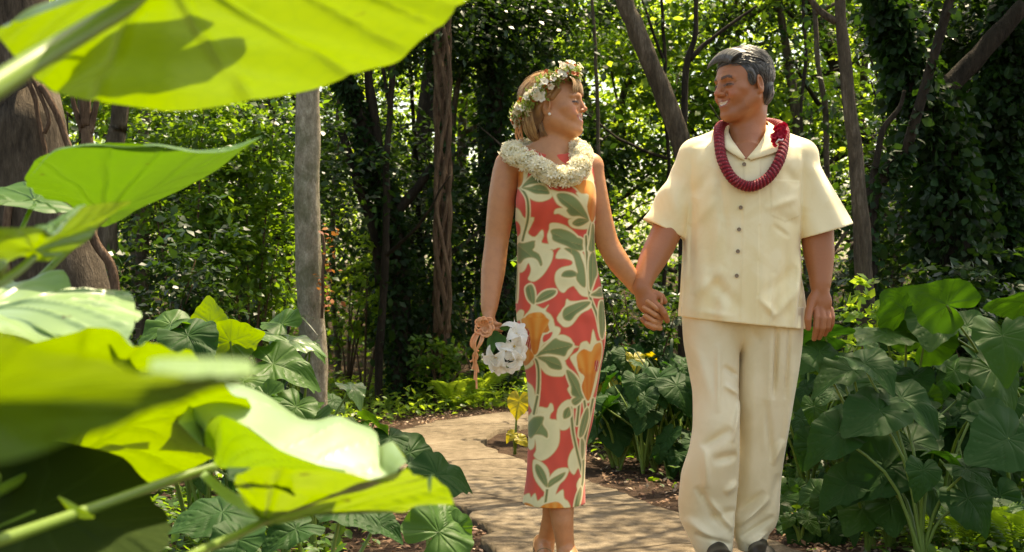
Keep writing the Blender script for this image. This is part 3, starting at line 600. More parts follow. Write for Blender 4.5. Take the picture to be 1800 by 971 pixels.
for i in range(36):
    y = RP.uniform(6.3, 9.2); x = RP.uniform(.40, .155*y+.15)
    if in_path(x, y)[0] < .16: continue
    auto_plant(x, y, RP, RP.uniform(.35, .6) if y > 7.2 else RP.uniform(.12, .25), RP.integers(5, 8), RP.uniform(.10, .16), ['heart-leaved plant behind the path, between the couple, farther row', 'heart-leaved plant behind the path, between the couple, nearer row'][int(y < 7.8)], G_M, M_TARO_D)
for (px_, py_, t) in ((1096, 625, 0), (1128, 640, 1), (1158, 628, 2)):
    auto_plant(P(px_, py_, 8.4)[0], 8.4, RP, .98-(py_-485.5)/FPX*8.4, 6, .12, ['small plant with yellow leaves, leftmost of those between the couple', 'small plant with yellow leaves, middle of those between the couple', 'small plant with yellow leaves close to the man\'s trousers'][t], None, M_YEL if t != 2 else M_TARO)
b = ground_at(905, 790); broad_plant(b, [(P(912, 706, b[1]), (-.15, -.25, -1), (-.1, -1, .25), .11, 2), (P(900, 765, b[1]-.1), (-.6, -.3, -.5), (-.2, -.8, .5), .055, 1), (P(915, 772, b[1]-.05), (.6, -.3, -.4), (.2, -.8, .6), .06, 0)], 'small yellow-green veined plant beside the dress at the path corner', None, M_YEL)
# --- sunlit cluster left of the path
broad_plant(P(368, 640, 5.4)*[1, 1, 0]+[0, 0, float(hgt(-1.15, 5.4))], [PL_(369, 578, 5.4, 0, 1, .1, 0, .95, .1, 62, 2)], 'plant holding one glowing upright heart leaf against the shade, left of the grey trunk', None, M_HERO)
cl = [((300, 570, 5.2), (-.5, -.3, -.3), (-.2, -.4, 1), 70, 1, M_TARO), ((330, 590, 5.1), (.3, -.5, -.3), (.1, -.6, .7), 75, 3, M_TARO_D), ((405, 600, 5.3), (.1, .3, .8), (0, .9, .3), 60, 2, M_HERO), ((440, 590, 5.4), (.9, -.1, .1), (0, -.2, 1), 62, 0, M_TARO),
      ((495, 570, 5.6), (-.4, .5, .1), (-.2, -.5, .8), 52, 4, M_TARO), ((508, 600, 5.5), (.95, .15, 0), (0, -.3, 1), 60, 5, M_HERO), ((480, 640, 5.3), (.9, -.05, -.2), (.1, -.55, .8), 80, 1, M_TARO), ((520, 715, 5.0), (-.3, -.6, -.3), (.2, -.75, .65), 55, 0, M_TARO), ((470, 700, 5.0), (-.5, .3, -.3), (-.3, -.6, .7), 50, 4, M_TARO)]
for i, (a_, t, nn, L, k, m) in enumerate(cl):
    p = P(*a_); b = np.array([p[0]+.05, p[1]+.12, float(hgt(p[0], p[1]))]); ax = [PL_(a_[0], a_[1], a_[2], t[0], t[1], t[2], nn[0], nn[1], nn[2], L*1.15, k)]
    for j in range(3):
        q = p+RP.normal(0, 1, 3)*[.12, .10, .05]-[0, -.05, .12+.08*j]; o = RP.normal(0, 1, 2); ax.append((q, (o[0], -abs(o[1])*.6, -.4), (o[0]*.4, -.3, 1), L/FPX*p[1]*RP.uniform(.6, .9), int(RP.integers(0, 6))))
    lb = ['with a pale leaf pointing left, at the back of the sunlit cluster', 'with a dark folded leaf below the glowing upright leaf', 'with a glowing pleated leaf right of the upright leaf', 'with leaves spread flat in the middle of the sunlit cluster', 'with a pale crumpled leaf against the grey trunk',
          'with a bright rounded leaf overlapping the grey trunk', 'with a long glossy leaf at the foot of the grey trunk', 'with a pale curled leaf above the big curling leaf', 'with small pale folded leaves low in the cluster'][i]
    broad_plant(b, ax, 'sunlit plant '+lb, None, m)
G_L = 'heart-leaved plants in the bank left of the path'
for i in range(34):
    y = RP.uniform(5.4, 8.8); x = RP.uniform(-.27*y, -.095*y-.02)
    if in_path(x, y)[0] < .15: continue
    auto_plant(x, y, RP, RP.uniform(.25, .45)+.05*(y > 7), RP.integers(4, 7), RP.uniform(.11, .17), ['heart-leaved plant high in the bank left of the path', 'heart-leaved plant low in the bank left of the path'][int(y < 7)], G_L, M_TARO if RP.random() < .6 else M_TARO_D)
# --- leaves standing at the near left of the path
def lance(name, pts, w_, label, D, mat=M_TARO_D, side=(0, 0, 1)):
    return None
for i, (b, lv, lb) in enumerate([((760, 990), [((770, 835, 4.2), (.95, .42, .1), (.3, -.55, .75), 88, 3), ((735, 830, 4.25), (.5, .6, .1), (-.3, -.8, .4), 40, 5)], 'low plant with an upswept pointed leaf over the near path edge'),
        ((800, 1010), [((772, 935, 3.6), (.85, .75, .1), (.35, -.7, .5), 105, 3), ((800, 930, 3.65), (.4, -.5, -.2), (.4, -.8, .3), 55, 1)], 'nearest low plant with a folded pointed leaf beside the walk'),
        ((560, 1010), [((600, 890, 3.3), (.6, -.2, -.3), (.1, -.4, 1), 90, 0), ((520, 930, 3.2), (-.5, -.3, -.3), (0, -.5, .9), 80, 1), ((660, 920, 3.4), (.7, -.2, -.2), (.2, -.5, .9), 60, 4)], 'shaded plant under the big curling leaf'),
        ((400, 1010), [((390, 900, 3.0), (-.6, -.1, -.3), (0, -.45, 1), 110, 2), ((450, 880, 3.1), (.5, .1, -.2), (.1, -.4, 1), 95, 0), ((420, 950, 2.9), (-.1, -.5, -.4), (0, -.6, .8), 80, 4)], 'broad shaded plant at the lower left, behind the sunlit stalk')]):
    bb = P(b[0], b[1], lv[0][0][2]); bb[2] = float(hgt(bb[0], bb[1]))
    broad_plant(bb, [PL_(*a_, t[0], t[1], t[2], *n_, L, k) for a_, t, n_, L, k in lv], lb, None, M_TARO_D if i != 1 else M_TARO)

# --- ferns
def frond(L, n=18, w_=.32, seed=0):
    g = np.random.default_rng(seed); ps = []; t = np.linspace(0, 1, n+1)[1:]
    sp = np.stack([0*t, t*L, .35*L*t-.55*L*t**2.2], 1)
    for i, (p, q) in enumerate(zip(sp, t)):
        l = w_*L*math.sin(np.pi*min(1, .22+q*.76))**.9*1.0
        for s in (-1, 1):
            d = np.array([s, .55, -.15]); d /= np.linalg.norm(d); f = np.array([-.2*s, 1, 0]); wd = L*.019
            V = np.array([p, p+d*l*.3+f*wd, p+d*l*.7+f*wd*.8, p+d*l+[0, 0, -.1*l], p+d*l*.7-f*wd*.8, p+d*l*.3-f*wd]); ps.append((V, [np.array([[0, 5, 1], [5, 4, 1], [4, 2, 1], [4, 3, 2]])]))
    ps.append(tube(np.vstack([[0, 0, 0], sp]), np.linspace(.006, .001, n+1)*L*2, 5)); return cat_parts(ps)
FR = [frond(1.0, 20, .30, k) for k in range(2)]; FM = [mesh_np('frond', V, F, M_LF[2] if k else M_LF[0], smooth=False, attrs={'tint': np.full(len(V), .7)}) for k, (V, F) in enumerate(FR)]
def fern(x, y, L, n, label, group=None, rng=RP, lift=.5, mk=0, z=None):
    z = float(hgt(x, y)) if z is None else z; root = empty('fern', (x, y, z), label, 'fern', group); a0 = rng.uniform(0, 6.28)
    for i in range(n):
        a_ = a0+i*2*np.pi/n+rng.normal(0, .2); o = link('frond', FM[mk]); o.parent = root
        o.matrix_local = Matrix.Rotation(a_, 4, 'Z')@Matrix.Rotation(lift+rng.normal(0, .15), 4, 'X')@Matrix.Scale(L*rng.uniform(.8, 1.15), 4)
    return root
for (px_, py_, D, L, lb) in ((1700, 905, 5.25, .30, 'fern with arching fronds at the bottom right, nearest the man'), (1790, 880, 5.1, .32, 'fern with pale fronds at the bottom right corner'), (1640, 860, 5.5, .24, 'small fern tucked under the broad low leaf'),
                             (828, 690, 11.2, .50, 'pale fern standing left of the bouquet ribbons'), (795, 700, 10.9, .38, 'small sunlit fern on the verge left of the bouquet')):
    p = P(px_, py_, D); fern(p[0], D, L, 8, lb, None, lift=.75, mk=1 if D > 8 else 0)

# --- strap-leaved clumps and leafy shrubs
def strap_clump(x, y, h, n, label, group=None, rng=RP, mat=None, wd=.012):
    z = float(hgt(x, y)); ps = []; tt = []
    for i in range(n):
        a_ = rng.uniform(0, 6.28); o = np.array([math.cos(a_), math.sin(a_), 0]); k = rng.uniform(.15, .7); hh = h*rng.uniform(.6, 1.1)
        c = crom([[0, 0, 0], o*k*.2*hh+[0, 0, .5*hh], o*k*.6*hh+[0, 0, .85*hh], o*k*1.1*hh+[0, 0, (1-.5*k)*hh]], 9); s = np.array([-o[1], o[0], 0])*wd; w_ = np.array([.6, .9, 1, 1, .95, .85, .7, .4, .05])[:, None]
        V = np.concatenate([c-s*w_, c+s*w_]); j = np.arange(8); ps.append((V, [np.stack([j, j+1, j+10, j+9], 1)])); tt.append(np.full(18, rng.random()))
    V, F = cat_parts(ps); o = link('strap_leaf_plant', mesh_np('strap_leaf_plant', V, F, mat or M_LF[0], attrs={'tint': np.concatenate(tt)})); o.location = (x, y, z); return tag(o, label, 'plant', group)
for (px_, D, h, n, lb) in ((1178, 7.7, .80, 10, 'bright strap-leaved clump below the joined hands'), (840, 11.6, .95, 34, 'dark spiky clump left of the bouquet'), (690, 11.5, .9, 26, 'dark spiky clump between the trunks'), (480, 8.2, .85, 20, 'arching grass clump left of the grey trunk')):
    strap_clump((px_-900)/FPX*D, D, h, n, lb, mat=M_LF[2] if px_ == 1172 else M_LF[1], wd=.016 if px_ == 1172 else .010)
def shrub(x, y, h, w_, n, lm, label, group=None, size=.06, rng=RP):
    z = float(hgt(x, y)); root = empty('shrub', (x, y, z), label, 'shrub', group); st = []; bl = []
    for k in range(6):
        a_ = rng.uniform(0, 6.28); e_ = np.array([x+math.cos(a_)*w_*.6, y+math.sin(a_)*w_*.4, z+h*rng.uniform(.5, .95)]); st.append(([e_, (e_+[x, y, z])/2+[0, 0, .05*h], np.array([x, y, z-.03])], [.003, .007, .012])); bl.append((e_, (w_*.5, w_*.4, h*.28), n//6))
    link('stem', mesh_np('stem', *tubes(st, seg=5, n=8), mat=M_VINE), root); link('foliage', foliage(bl, size, rng, M_LF[lm], 'foliage'), root); return root
for (px_, D, h, w_, n, lm, lb) in ((640, 11.4, 1.2, .38, 1200, 2, 'light green leafy shrub right of the grey trunk'), (720, 11.6, 1.0, .5, 1300, 1, 'dark shrub between the grey trunk and the vine-wrapped trunk'), (610, 12.2, 1.3, .4, 900, 0, 'green shrub in the gap behind the grey trunk'), (770, 11.0, .5, .4, 700, 0, 'low shrub under the vine-wrapped trunk'),
        (330, 8.9, 2.4, .45, 5200, 0, 'tall shrub with sun-flecked leaves left of the grey trunk'), (440, 9.2, 2.2, .4, 4400, 0, 'shaded tall shrub touching the grey trunk'), (240, 7.2, 1.2, .5, 2200, 1, 'dark shrub behind the foreground leaves'), (1500, 6.6, .95, .30, 800, 2, 'sunlit shrub behind the bed, right of the man\'s hand'), (1400, 7.6, 1.0, .5, 1300, 1, 'dark shrub behind the man at right'),
        (1130, 8.6, 1.1, .45, 1200, 1, 'dark shrub behind the joined hands'), (1040, 9.0, 1.2, .4, 1200, 0, 'green shrub just right of the woman\'s hip'), (1620, 7.0, 1.0, .5, 1400, 1, 'dark shrub at the foot of the ivy-hung trunk'), (1760, 6.8, 1.0, .4, 1000, 1, 'dark shrub at the foot of the right edge trunk')):
    shrub((px_-900)/FPX*D, D, h, w_, n, lm, lb, size=.055 if n > 2000 else .055)

# --- ground cover and fallen leaves
def cover(name, label, n, xr, yr, size, mat, h, cond, seed, simple=False, flat=1.2, clump=8):
    rng = np.random.default_rng(seed); k = n//clump; x, y = rng.uniform(*xr, k), rng.uniform(*yr, k); m = cond(x, y, rng); x, y = x[m], y[m]
    p = np.repeat(np.stack([x, y, hgt(x, y)], 1), clump, 0); p += rng.normal(0, 1, p.shape)*[.05, .05, 0]; p[:, 2] += np.abs(rng.normal(0, 1, len(p)))*h*.5+.004
    V, F, t = leaves(p, size, rng, up=flat, droop=.1, simple=simple); o = link(name, mesh_np(name, V, F, mat, smooth=False, attrs={'tint': t})); tag(o, kind='stuff'); o['label'] = label; return o
off = lambda a_: (lambda x, y, r: in_path(x, y) > a_)
cover('ground_cover', 'low leafy ground cover beside the far path', 16000, (-3.2, .6), (7.0, 13), .05, M_LF[2], .14, off(.30), 61)
cover('ground_cover', 'low leafy ground cover on the near left bank', 9000, (-2.0, -.35), (2.6, 6.8), .045, M_LF[0], .10, off(.55), 62)
cover('ground_cover', 'low leafy ground cover behind the couple', 9000, (.3, 4.2), (6.0, 11), .05, M_LF[0], .12, lambda x, y, r: in_path(x, y) > .10+.5*r.random(len(x)), 63)
cover('ground_cover', 'low weeds at the foot of the right bed', 5200, (1.1, 2.6), (4.4, 6.8), .045, M_LF[0], .08, lambda x, y, r: in_path(x, y) > .12+.35*r.random(len(x)), 64)
M_LIT = [small_leaf('fallen leaf brown', (.20, .115, .07), (.2, .1, .05), .1, .8, .2), small_leaf('fallen leaf tan', (.38, .27, .19), (.3, .2, .1), .1, .8, .2)]
for i, m in enumerate(M_LIT):
    cover('leaf_litter', ['brown fallen leaves beside the path', 'pale fallen leaves beside the path'][i], [19000, 5000][i], (-1.8, 2.6), (3.4, 11.5), .027, m, .012, lambda x, y, r: (in_path(x, y) > .0) & (in_path(x, y) < .9*r.random(len(x))**.6+.15), 70+i, True, 3, 5)
cover('path_litter', 'few fallen leaf scraps scattered on the path', 700, (-1.0, 1.5), (4.0, 11), .022, M_LIT[0], .004, lambda x, y, r: in_path(x, y) < -.02, 80, True, 4, 2)
# ------------------------------------------------------------------ the big leaves close to the camera
def polar_blade(C, ring, tip=0, bulge=.0, nr=26, nt=144, wav=0.0, seed=0, mid=None, closed=True):
    """blade spun out from its stalk joint C to a closed outline; points are (px,py,D); ring[tip] is the leaf tip"""
    Cw = P(*C); Ow = crom([P(*q) for q in ring[tip:]+ring[:tip]], nt, True); n0 = np.cross(Ow[nt//4]-Cw, Ow[nt//2+nt//8]-Cw); n0 /= np.linalg.norm(n0); n0 *= np.sign(n0[2]) or 1
    L = np.linalg.norm(Ow-Cw, axis=1).max(); q = np.linspace(0, 1, nr)[1:]; th = np.linspace(0, 2*np.pi, nt, endpoint=False); g = np.random.default_rng(seed); ph = g.uniform(0, 6, 3)
    V = Cw+(Ow-Cw)[None]*q[:, None, None]; off = bulge*L*np.sin(np.pi*q*.9)[:, None]*(1+.25*np.cos(2*th))[None]+wav*L*(q**2)[:, None]*(np.sin(th*6+ph[0])+.6*np.sin(th*11+ph[1]))[None]
    tt = np.where(th > np.pi, th-2*np.pi, th); r = heart_r(tt); x, y = np.outer(q, r*np.sin(tt)), np.outer(q, r*np.cos(tt)); vn = veins(x.ravel(), y.ravel(), .013)
    off = off-L*.010*(1-vn.reshape(off.shape))+L*.006*np.sin(np.abs(x)*22-y*14)
    V = V+off[..., None]*n0; V = np.vstack([Cw, V.reshape(-1, 3)]); i, j = np.meshgrid(np.arange(nr-2), np.arange(nt), indexing='ij'); a_, b = 1+i*nt+j, 1+i*nt+(j+1) % nt
    Q = np.stack([a_, a_+nt, b+nt, b], -1).reshape(-1, 4); j = np.arange(nt); T = np.stack([np.zeros(nt, int), 1+j, 1+(j+1) % nt], 1)
    e1, e2 = V[Q[:, 1]]-V[Q[:, 0]], V[Q[:, 2]]-V[Q[:, 0]]
    if np.cross(e1, e2)[:, 2].mean() < 0: Q, T = Q[:, ::-1], T[:, ::-1]
    return V, [Q, T], np.concatenate([[1.], vn])
def strip_blade(up, lo, Du, Dl, bulge=.0, n=90, m=18, wav=0, seed=0, flip=None):
    A_ = crom([P(x, y, Du if np.isscalar(Du) else Du[i]) for i, (x, y) in enumerate(up)], n); B_ = crom([P(x, y, Dl if np.isscalar(Dl) else Dl[i]) for i, (x, y) in enumerate(lo)], n)
    v = np.linspace(0, 1, m); V = B_[:, None]*(1-v)[None, :, None]+A_[:, None]*v[None, :, None]; W_ = np.linalg.norm(A_-B_, axis=1); nn = np.cross(A_-B_, np.gradient(B_, axis=0)+1e-6); nn /= np.linalg.norm(nn, axis=1)[:, None]+1e-9; nn *= np.sign(nn[:, 2:3])
    u = np.linspace(0, 1, n); V = V+(nn*W_[:, None])[:, None]*(bulge*np.sin(np.pi*v)[None, :]+wav*np.sin(u*26+seed)[:, None]*v[None]**1.5)[..., None]
    vn = veins(np.outer(np.ones(n), v).ravel()*.6, np.outer(u, np.ones(m)).ravel(), .010); i, j = np.meshgrid(np.arange(n-1), np.arange(m-1), indexing='ij'); b = (i*m+j).ravel(); Q = np.stack([b, b+m, b+m+1, b+1], 1); V = V.reshape(-1, 3)
    if np.cross(V[Q[:, 1]]-V[Q[:, 0]], V[Q[:, 2]]-V[Q[:, 0]])[:, 2].sum() < 0: Q = Q[:, ::-1]
    return V, [Q], vn
def fl(parent, data, mat=None, name='leaf'):
    V, F, vn = data; return link(name, mesh_np(name, V, F, mat or M_HERO, attrs={'vein': vn, 'tint': np.full(len(V), .25)}), parent)
def stalk(parent, pts, r, base):
    w_ = [P(*p) for p in pts]; b = np.asarray(base, float); d = w_[-1]-w_[-2]; d /= np.linalg.norm(d); e1 = w_[-1]+d*.10; b = np.array([min(b[0], e1[0]-.05), min(b[1], max(e1[1], .3)), b[2]])
    w_ += [e1, np.array([b[0]*.9+e1[0]*.1, b[1], max(e1[2]*.5, .05)]), b-[0, 0, .03]]; rr = list(np.linspace(r*.85, r, len(pts)))+[r*1.05, r*1.3, r*1.6]
    link('stalk', mesh_np('stalk', *tube(w_, rr, 14, 60), mat=M_STALK), parent)
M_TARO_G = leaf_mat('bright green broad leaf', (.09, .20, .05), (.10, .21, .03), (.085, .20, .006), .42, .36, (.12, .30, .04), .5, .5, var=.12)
M_TARO_W = leaf_mat('waxy sunlit leaf', (.17, .29, .13), (.15, .26, .07), (.22, .38, .02), .24, .36, (.30, .44, .22), spec=.55, vk=.35, coat=.25, var=.2)  # sun glare and sheen painted in as a paler top colour
M_NEAR = leaf_mat('near shaded leaf', (.10, .20, .05), (.06, .14, .02), (.16, .26, .006), .40, .4, (.2, .3, .08), .3, .4, var=.15)  # shaded copy of the broad leaf, shade put into its colours
M_SHADE = leaf_mat('brown-green shaded leaf', (.020, .040, .010), (.022, .040, .010), (.03, .06, .004), .3, .75, (.05, .08, .02), spec=.05, vk=.4)  # shade from the leaves above is put into this dark colour
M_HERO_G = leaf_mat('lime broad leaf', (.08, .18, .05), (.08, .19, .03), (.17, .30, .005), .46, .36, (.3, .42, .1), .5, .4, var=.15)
def fbase(x, y): return np.array([x, y, float(hgt(x, y))])

b = fbase(-.72, .95); t = empty('taro_plant', b, 'huge glowing yellow-green leaf across the top left, seen from below on its thick stalk', 'plant')
fl(t, polar_blade((290, -70, 1.15), [(870, -70, 1.30), (815, 5, 1.36), (770, 45, 1.38), (715, 88, 1.40), (655, 122, 1.42), (580, 146, 1.42), (500, 166, 1.42), (400, 181, 1.40), (300, 190, 1.38), (230, 187, 1.36), (150, 174, 1.33), (100, 160, 1.30), (60, 135, 1.27), (25, 98, 1.22), (-5, 60, 1.16),
   (10, 40, 1.12), (60, 22, 1.10), (120, 0, 1.08), (190, -25, 1.08), (150, -90, .98), (180, -180, .90), (300, -260, .86), (480, -300, .88), (660, -260, .98), (800, -170, 1.14)], 0, .02, wav=.006, seed=3))
stalk(t, [(290, -70, 1.15), (235, 0, 1.08), (160, 48, 1.02), (60, 108, .95), (-30, 165, .88)], .0082, b)
o = heart_mesh(2, M_HERO); q = P(300, 60, 1.30)+np.array(SUN)*.24
sh = link('leaf', o); sh.parent = t; sh.matrix_local = Matrix.Translation(Vector(q-b))@Matrix.Rotation(1.2, 4, 'Z')@Matrix.Scale(.11, 4)
link('stalk', mesh_np('stalk', *tube([q, q+[-.15, -.05, .02], q+[-.5, -.3, -.5], b], [.003, .004, .006, .008], 8, 24), mat=M_STALK), t)

b = fbase(-1.15, 1.9); t = empty('taro_plant', b, 'plant with a long pointed green leaf in front of the massive trunk', 'plant')
fl(t, polar_blade((186, 380, 2.22), [(460, 240, 2.12), (420, 268, 2.20), (380, 300, 2.26), (330, 328, 2.30), (285, 348, 2.32), (245, 366, 2.32), (212, 388, 2.30), (185, 398, 2.27), (172, 388, 2.24), (150, 378, 2.24), (120, 367, 2.22), (90, 352, 2.20), (65, 338, 2.18), (50, 325, 2.14), (45, 308, 2.10), (55, 288, 2.04),
   (85, 268, 1.99), (120, 258, 1.96), (165, 253, 1.94), (220, 257, 1.93), (270, 254, 1.93), (310, 261, 1.95), (350, 267, 1.98), (400, 262, 2.04), (440, 247, 2.09)], 0, .03, wav=.012, seed=5), M_TARO_G)
stalk(t, [(186, 382, 2.22), (120, 440, 2.2), (0, 560, 2.1)], .006, b)
fl(t, strip_blade([(45, 322), (90, 268), (125, 257), (170, 252), (225, 255), (275, 253), (315, 259), (352, 264), (405, 257), (462, 239)], [(48, 318), (90, 270), (125, 260), (170, 255.5), (225, 259), (275, 257), (315, 264), (352, 269), (405, 265), (458, 242)], 1.96, 1.92, 0, m=4), M_TARO)
fl(t, polar_blade((60, 352, 2.5), [(-130, 372, 2.4), (-60, 345, 2.55), (0, 330, 2.62), (45, 320, 2.64), (66, 336, 2.6), (95, 350, 2.56), (134, 371, 2.5), (90, 374, 2.45), (60, 370, 2.42), (0, 360, 2.38), (-60, 378, 2.36)], 0, .03), M_TARO)
stalk(t, [(60, 354, 2.5), (30, 420, 2.4), (-40, 560, 2.2)], .005, b)

b = fbase(-.95, 1.25); t = empty('taro_plant', b, 'plant with a thin folded yellow-green leaf at the left edge, half way down', 'plant')
fl(t, polar_blade((60, 440, 1.34), [(229, 355, 1.42), (196, 378, 1.42), (158, 419, 1.40), (119, 444, 1.38), (88, 458, 1.36), (60, 456, 1.35), (35, 451, 1.34), (0, 465, 1.32), (-70, 480, 1.26), (-110, 440, 1.2), (-60, 405, 1.2), (0, 401, 1.22), (40, 400, 1.25), (74, 402, 1.27), (95, 413, 1.28), (118, 393, 1.30), (138, 368, 1.33), (160, 360, 1.36), (190, 357, 1.39)], 0, .02, wav=.01, seed=8))
fl(t, polar_blade((96, 402, 1.40), [(60, 401, 1.40), (74, 399, 1.42), (100, 384, 1.46), (128, 368, 1.49), (150, 360, 1.50), (142, 372, 1.46), (118, 396, 1.41), (96, 416, 1.36), (80, 406, 1.37)], 0, .03), M_TARO)
stalk(t, [(60, 452, 1.34), (30, 478, 1.3), (-20, 510, 1.22)], .0042, b)

b = fbase(-.85, 1.45); t = empty('taro_plant', b, 'plant with a broad glossy near-white leaf at the left edge, face to the sun', 'plant')
fl(t, polar_blade((-50, 548, 1.75), [(250, 556, 1.72), (238, 571, 1.68), (235, 591, 1.64), (217, 606, 1.61), (212, 627, 1.57), (192, 652, 1.52), (167, 642, 1.52), (147, 617, 1.55), (101, 609, 1.54), (50, 600, 1.54), (0, 590, 1.54), (-90, 590, 1.55), (-160, 560, 1.6), (-150, 520, 1.78), (-90, 498, 1.9), (-20, 502, 1.93), (30, 502, 1.94), (60, 490, 1.97), (101, 484, 2.0), (118, 494, 1.97), (131, 515, 1.90), (157, 535, 1.86), (187, 541, 1.84), (217, 533, 1.86), (235, 527, 1.86), (238, 542, 1.78)],
   0, .05, wav=.02, seed=4), M_TARO_W)
stalk(t, [(-50, 552, 1.75), (-80, 620, 1.65)], .006, b)

b = fbase(-.38, .62); t = empty('taro_plant', b, 'nearest plant, its blurred dark and yellow leaf lying across the left edge', 'plant')
fl(t, polar_blade((-60, 700, .52), [(450, 656, .60), (432, 663, .60), (379, 680, .60), (303, 706, .59), (228, 733, .57), (152, 763, .55), (76, 788, .53), (0, 806, .52), (-150, 820, .50), (-260, 740, .46), (-250, 620, .45), (-120, 575, .46), (0, 580, .47), (50, 592, .475), (101, 604, .48), (147, 616, .49), (200, 634, .51), (265, 650, .53), (330, 656, .55), (400, 655, .58), (435, 655, .595)], 0, .0), M_NEAR)
fl(t, strip_blade([(265, 646), (300, 640), (350, 640), (400, 642), (440, 650)], [(265, 664), (300, 664), (350, 664), (400, 662), (448, 658)], .62, .57, .1, m=6, n=40), M_TARO_W)
stalk(t, [(-60, 700, .52), (-160, 800, .5)], .004, b)

b = fbase(-.85, 1.5); t = empty('taro_plant', b, 'plant with a wide veined yellow leaf glowing at the lower left', 'plant')
fl(t, polar_blade((121, 797, 1.79), [(442, 716, 1.59), (410, 770, 1.70), (370, 813, 1.80), (324, 835, 1.86), (263, 850, 1.90), (192, 860, 1.93), (142, 862, 1.93), (103, 853, 1.90), (135, 846, 1.89), (158, 834, 1.86), (150, 826, 1.85), (101, 827, 1.83), (40, 830, 1.82), (0, 827, 1.79), (-90, 810, 1.73), (-130, 740, 1.59), (-90, 650, 1.48), (20, 602, 1.42), (120, 594, 1.41), (200, 582, 1.42), (235, 601, 1.42), (283, 604, 1.42), (323, 619, 1.45), (354, 642, 1.48), (400, 680, 1.53)], 0, .03, wav=.008, seed=9))
fl(t, polar_blade((236, 634, 1.50), [(266, 660, 1.52), (243, 648, 1.50), (222, 628, 1.48), (202, 602, 1.46), (199, 582, 1.46), (208, 582, 1.48), (227, 600, 1.52), (249, 626, 1.54)], 0, .06), M_TARO_W)
stalk(t, [(121, 797, 1.79), (60, 832, 1.66), (-10, 868, 1.5)], .0066, b)

b = fbase(-.55, 1.15); t = empty('taro_plant', b, 'plant with the big curling sunlit leaf, white on top and yellow below, at the path', 'plant')
up = [(303, 713), (333, 696), (369, 691), (399, 700), (455, 719), (515, 749), (551, 754), (581, 749), (604, 742), (621, 747), (640, 766), (647, 785), (660, 799), (690, 807), (718, 810)]
lo = [(313, 743), (361, 787), (362, 752), (383, 732), (432, 749), (488, 789), (525, 805), (550, 814), (575, 822), (607, 832), (647, 845), (673, 852), (690, 845), (700, 825), (716, 812)]
fl(t, strip_blade(up, lo, 1.82, 1.55, .10, wav=.02, seed=1), M_TARO_W)
up = [(361, 785), (362, 752), (383, 732), (406, 736), (432, 749), (459, 769), (488, 789), (525, 805), (564, 819), (607, 832)]; lo = [(376, 812), (381, 818), (389, 823), (400, 824), (415, 823), (442, 824), (465, 827), (500, 832), (550, 836), (608, 836)]
fl(t, strip_blade(up, lo, 1.43, 1.51, .06, seed=2), M_HERO_G)
fl(t, polar_blade((467, 914, 1.43), [(797, 890, 1.45), (776, 869, 1.47), (753, 876, 1.49), (726, 892, 1.50), (710, 900, 1.51), (693, 897, 1.50), (664, 894, 1.49), (631, 897, 1.49), (581, 901, 1.49), (531, 911, 1.48), (498, 918, 1.47), (469, 923, 1.45), (452, 905, 1.43), (430, 885, 1.39), (412, 846, 1.33), (430, 826, 1.30), (470, 820, 1.29), (530, 822, 1.30), (600, 830, 1.33), (650, 840, 1.35), (690, 844, 1.37), (713, 820, 1.33), (730, 836, 1.36), (746, 842, 1.39), (759, 835, 1.39), (776, 848, 1.41), (792, 868, 1.43)], 0, .02, wav=.008, seed=12))
fl(t, strip_blade([(351, 833), (366, 840), (392, 858), (420, 876), (450, 897), (466, 910)], [(352, 837), (364, 850), (390, 876), (418, 893), (448, 908), (464, 914)], 1.53, 1.45, .08, m=8, n=40), M_TARO_W)
fl(t, strip_blade([(399, 822), (445, 823), (488, 830), (500, 842), (518, 872)], [(401, 842), (432, 850), (465, 853), (495, 862), (518, 873)], 1.36, 1.34, .08, m=10, n=40), M_TARO_D)
fl(t, strip_blade([(751, 842), (757, 836), (762, 834)], [(754, 866), (757, 863), (759, 846)], 1.37, 1.365, .06, m=5, n=16), M_TARO_W)
stalk(t, [(378, 820, 1.52), (300, 845, 1.46), (150, 898, 1.36), (0, 950, 1.22)], .0058, b)
stalk(t, [(467, 915, 1.43), (410, 944, 1.37), (340, 975, 1.30), (250, 1030, 1.2)], .0046, b)

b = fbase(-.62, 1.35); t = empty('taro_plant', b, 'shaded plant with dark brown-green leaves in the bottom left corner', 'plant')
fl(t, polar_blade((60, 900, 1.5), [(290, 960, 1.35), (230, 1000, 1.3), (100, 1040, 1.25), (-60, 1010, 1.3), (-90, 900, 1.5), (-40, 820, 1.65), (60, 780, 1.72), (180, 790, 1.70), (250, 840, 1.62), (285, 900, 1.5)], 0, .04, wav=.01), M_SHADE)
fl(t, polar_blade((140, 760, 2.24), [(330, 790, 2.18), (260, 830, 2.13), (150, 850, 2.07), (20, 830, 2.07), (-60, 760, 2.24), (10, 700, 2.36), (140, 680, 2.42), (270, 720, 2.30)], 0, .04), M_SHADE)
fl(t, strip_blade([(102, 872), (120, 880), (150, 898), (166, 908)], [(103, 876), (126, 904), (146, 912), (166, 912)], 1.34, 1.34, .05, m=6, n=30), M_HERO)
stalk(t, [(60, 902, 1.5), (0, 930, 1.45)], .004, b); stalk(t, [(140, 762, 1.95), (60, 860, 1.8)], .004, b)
# ------------------------------------------------------------------ people
def lin(r, g, b): return np.array([((c/255+.055)/1.055)**2.4 if c > 10 else c/255/12.92 for c in (r, g, b)])
DW, DM = 4.75, 4.90
def Wp(px, py, dy=0.0): return P(px, py, DW+dy)
def Mp(px, py, dy=0.0): return P(px, py, DM+dy)

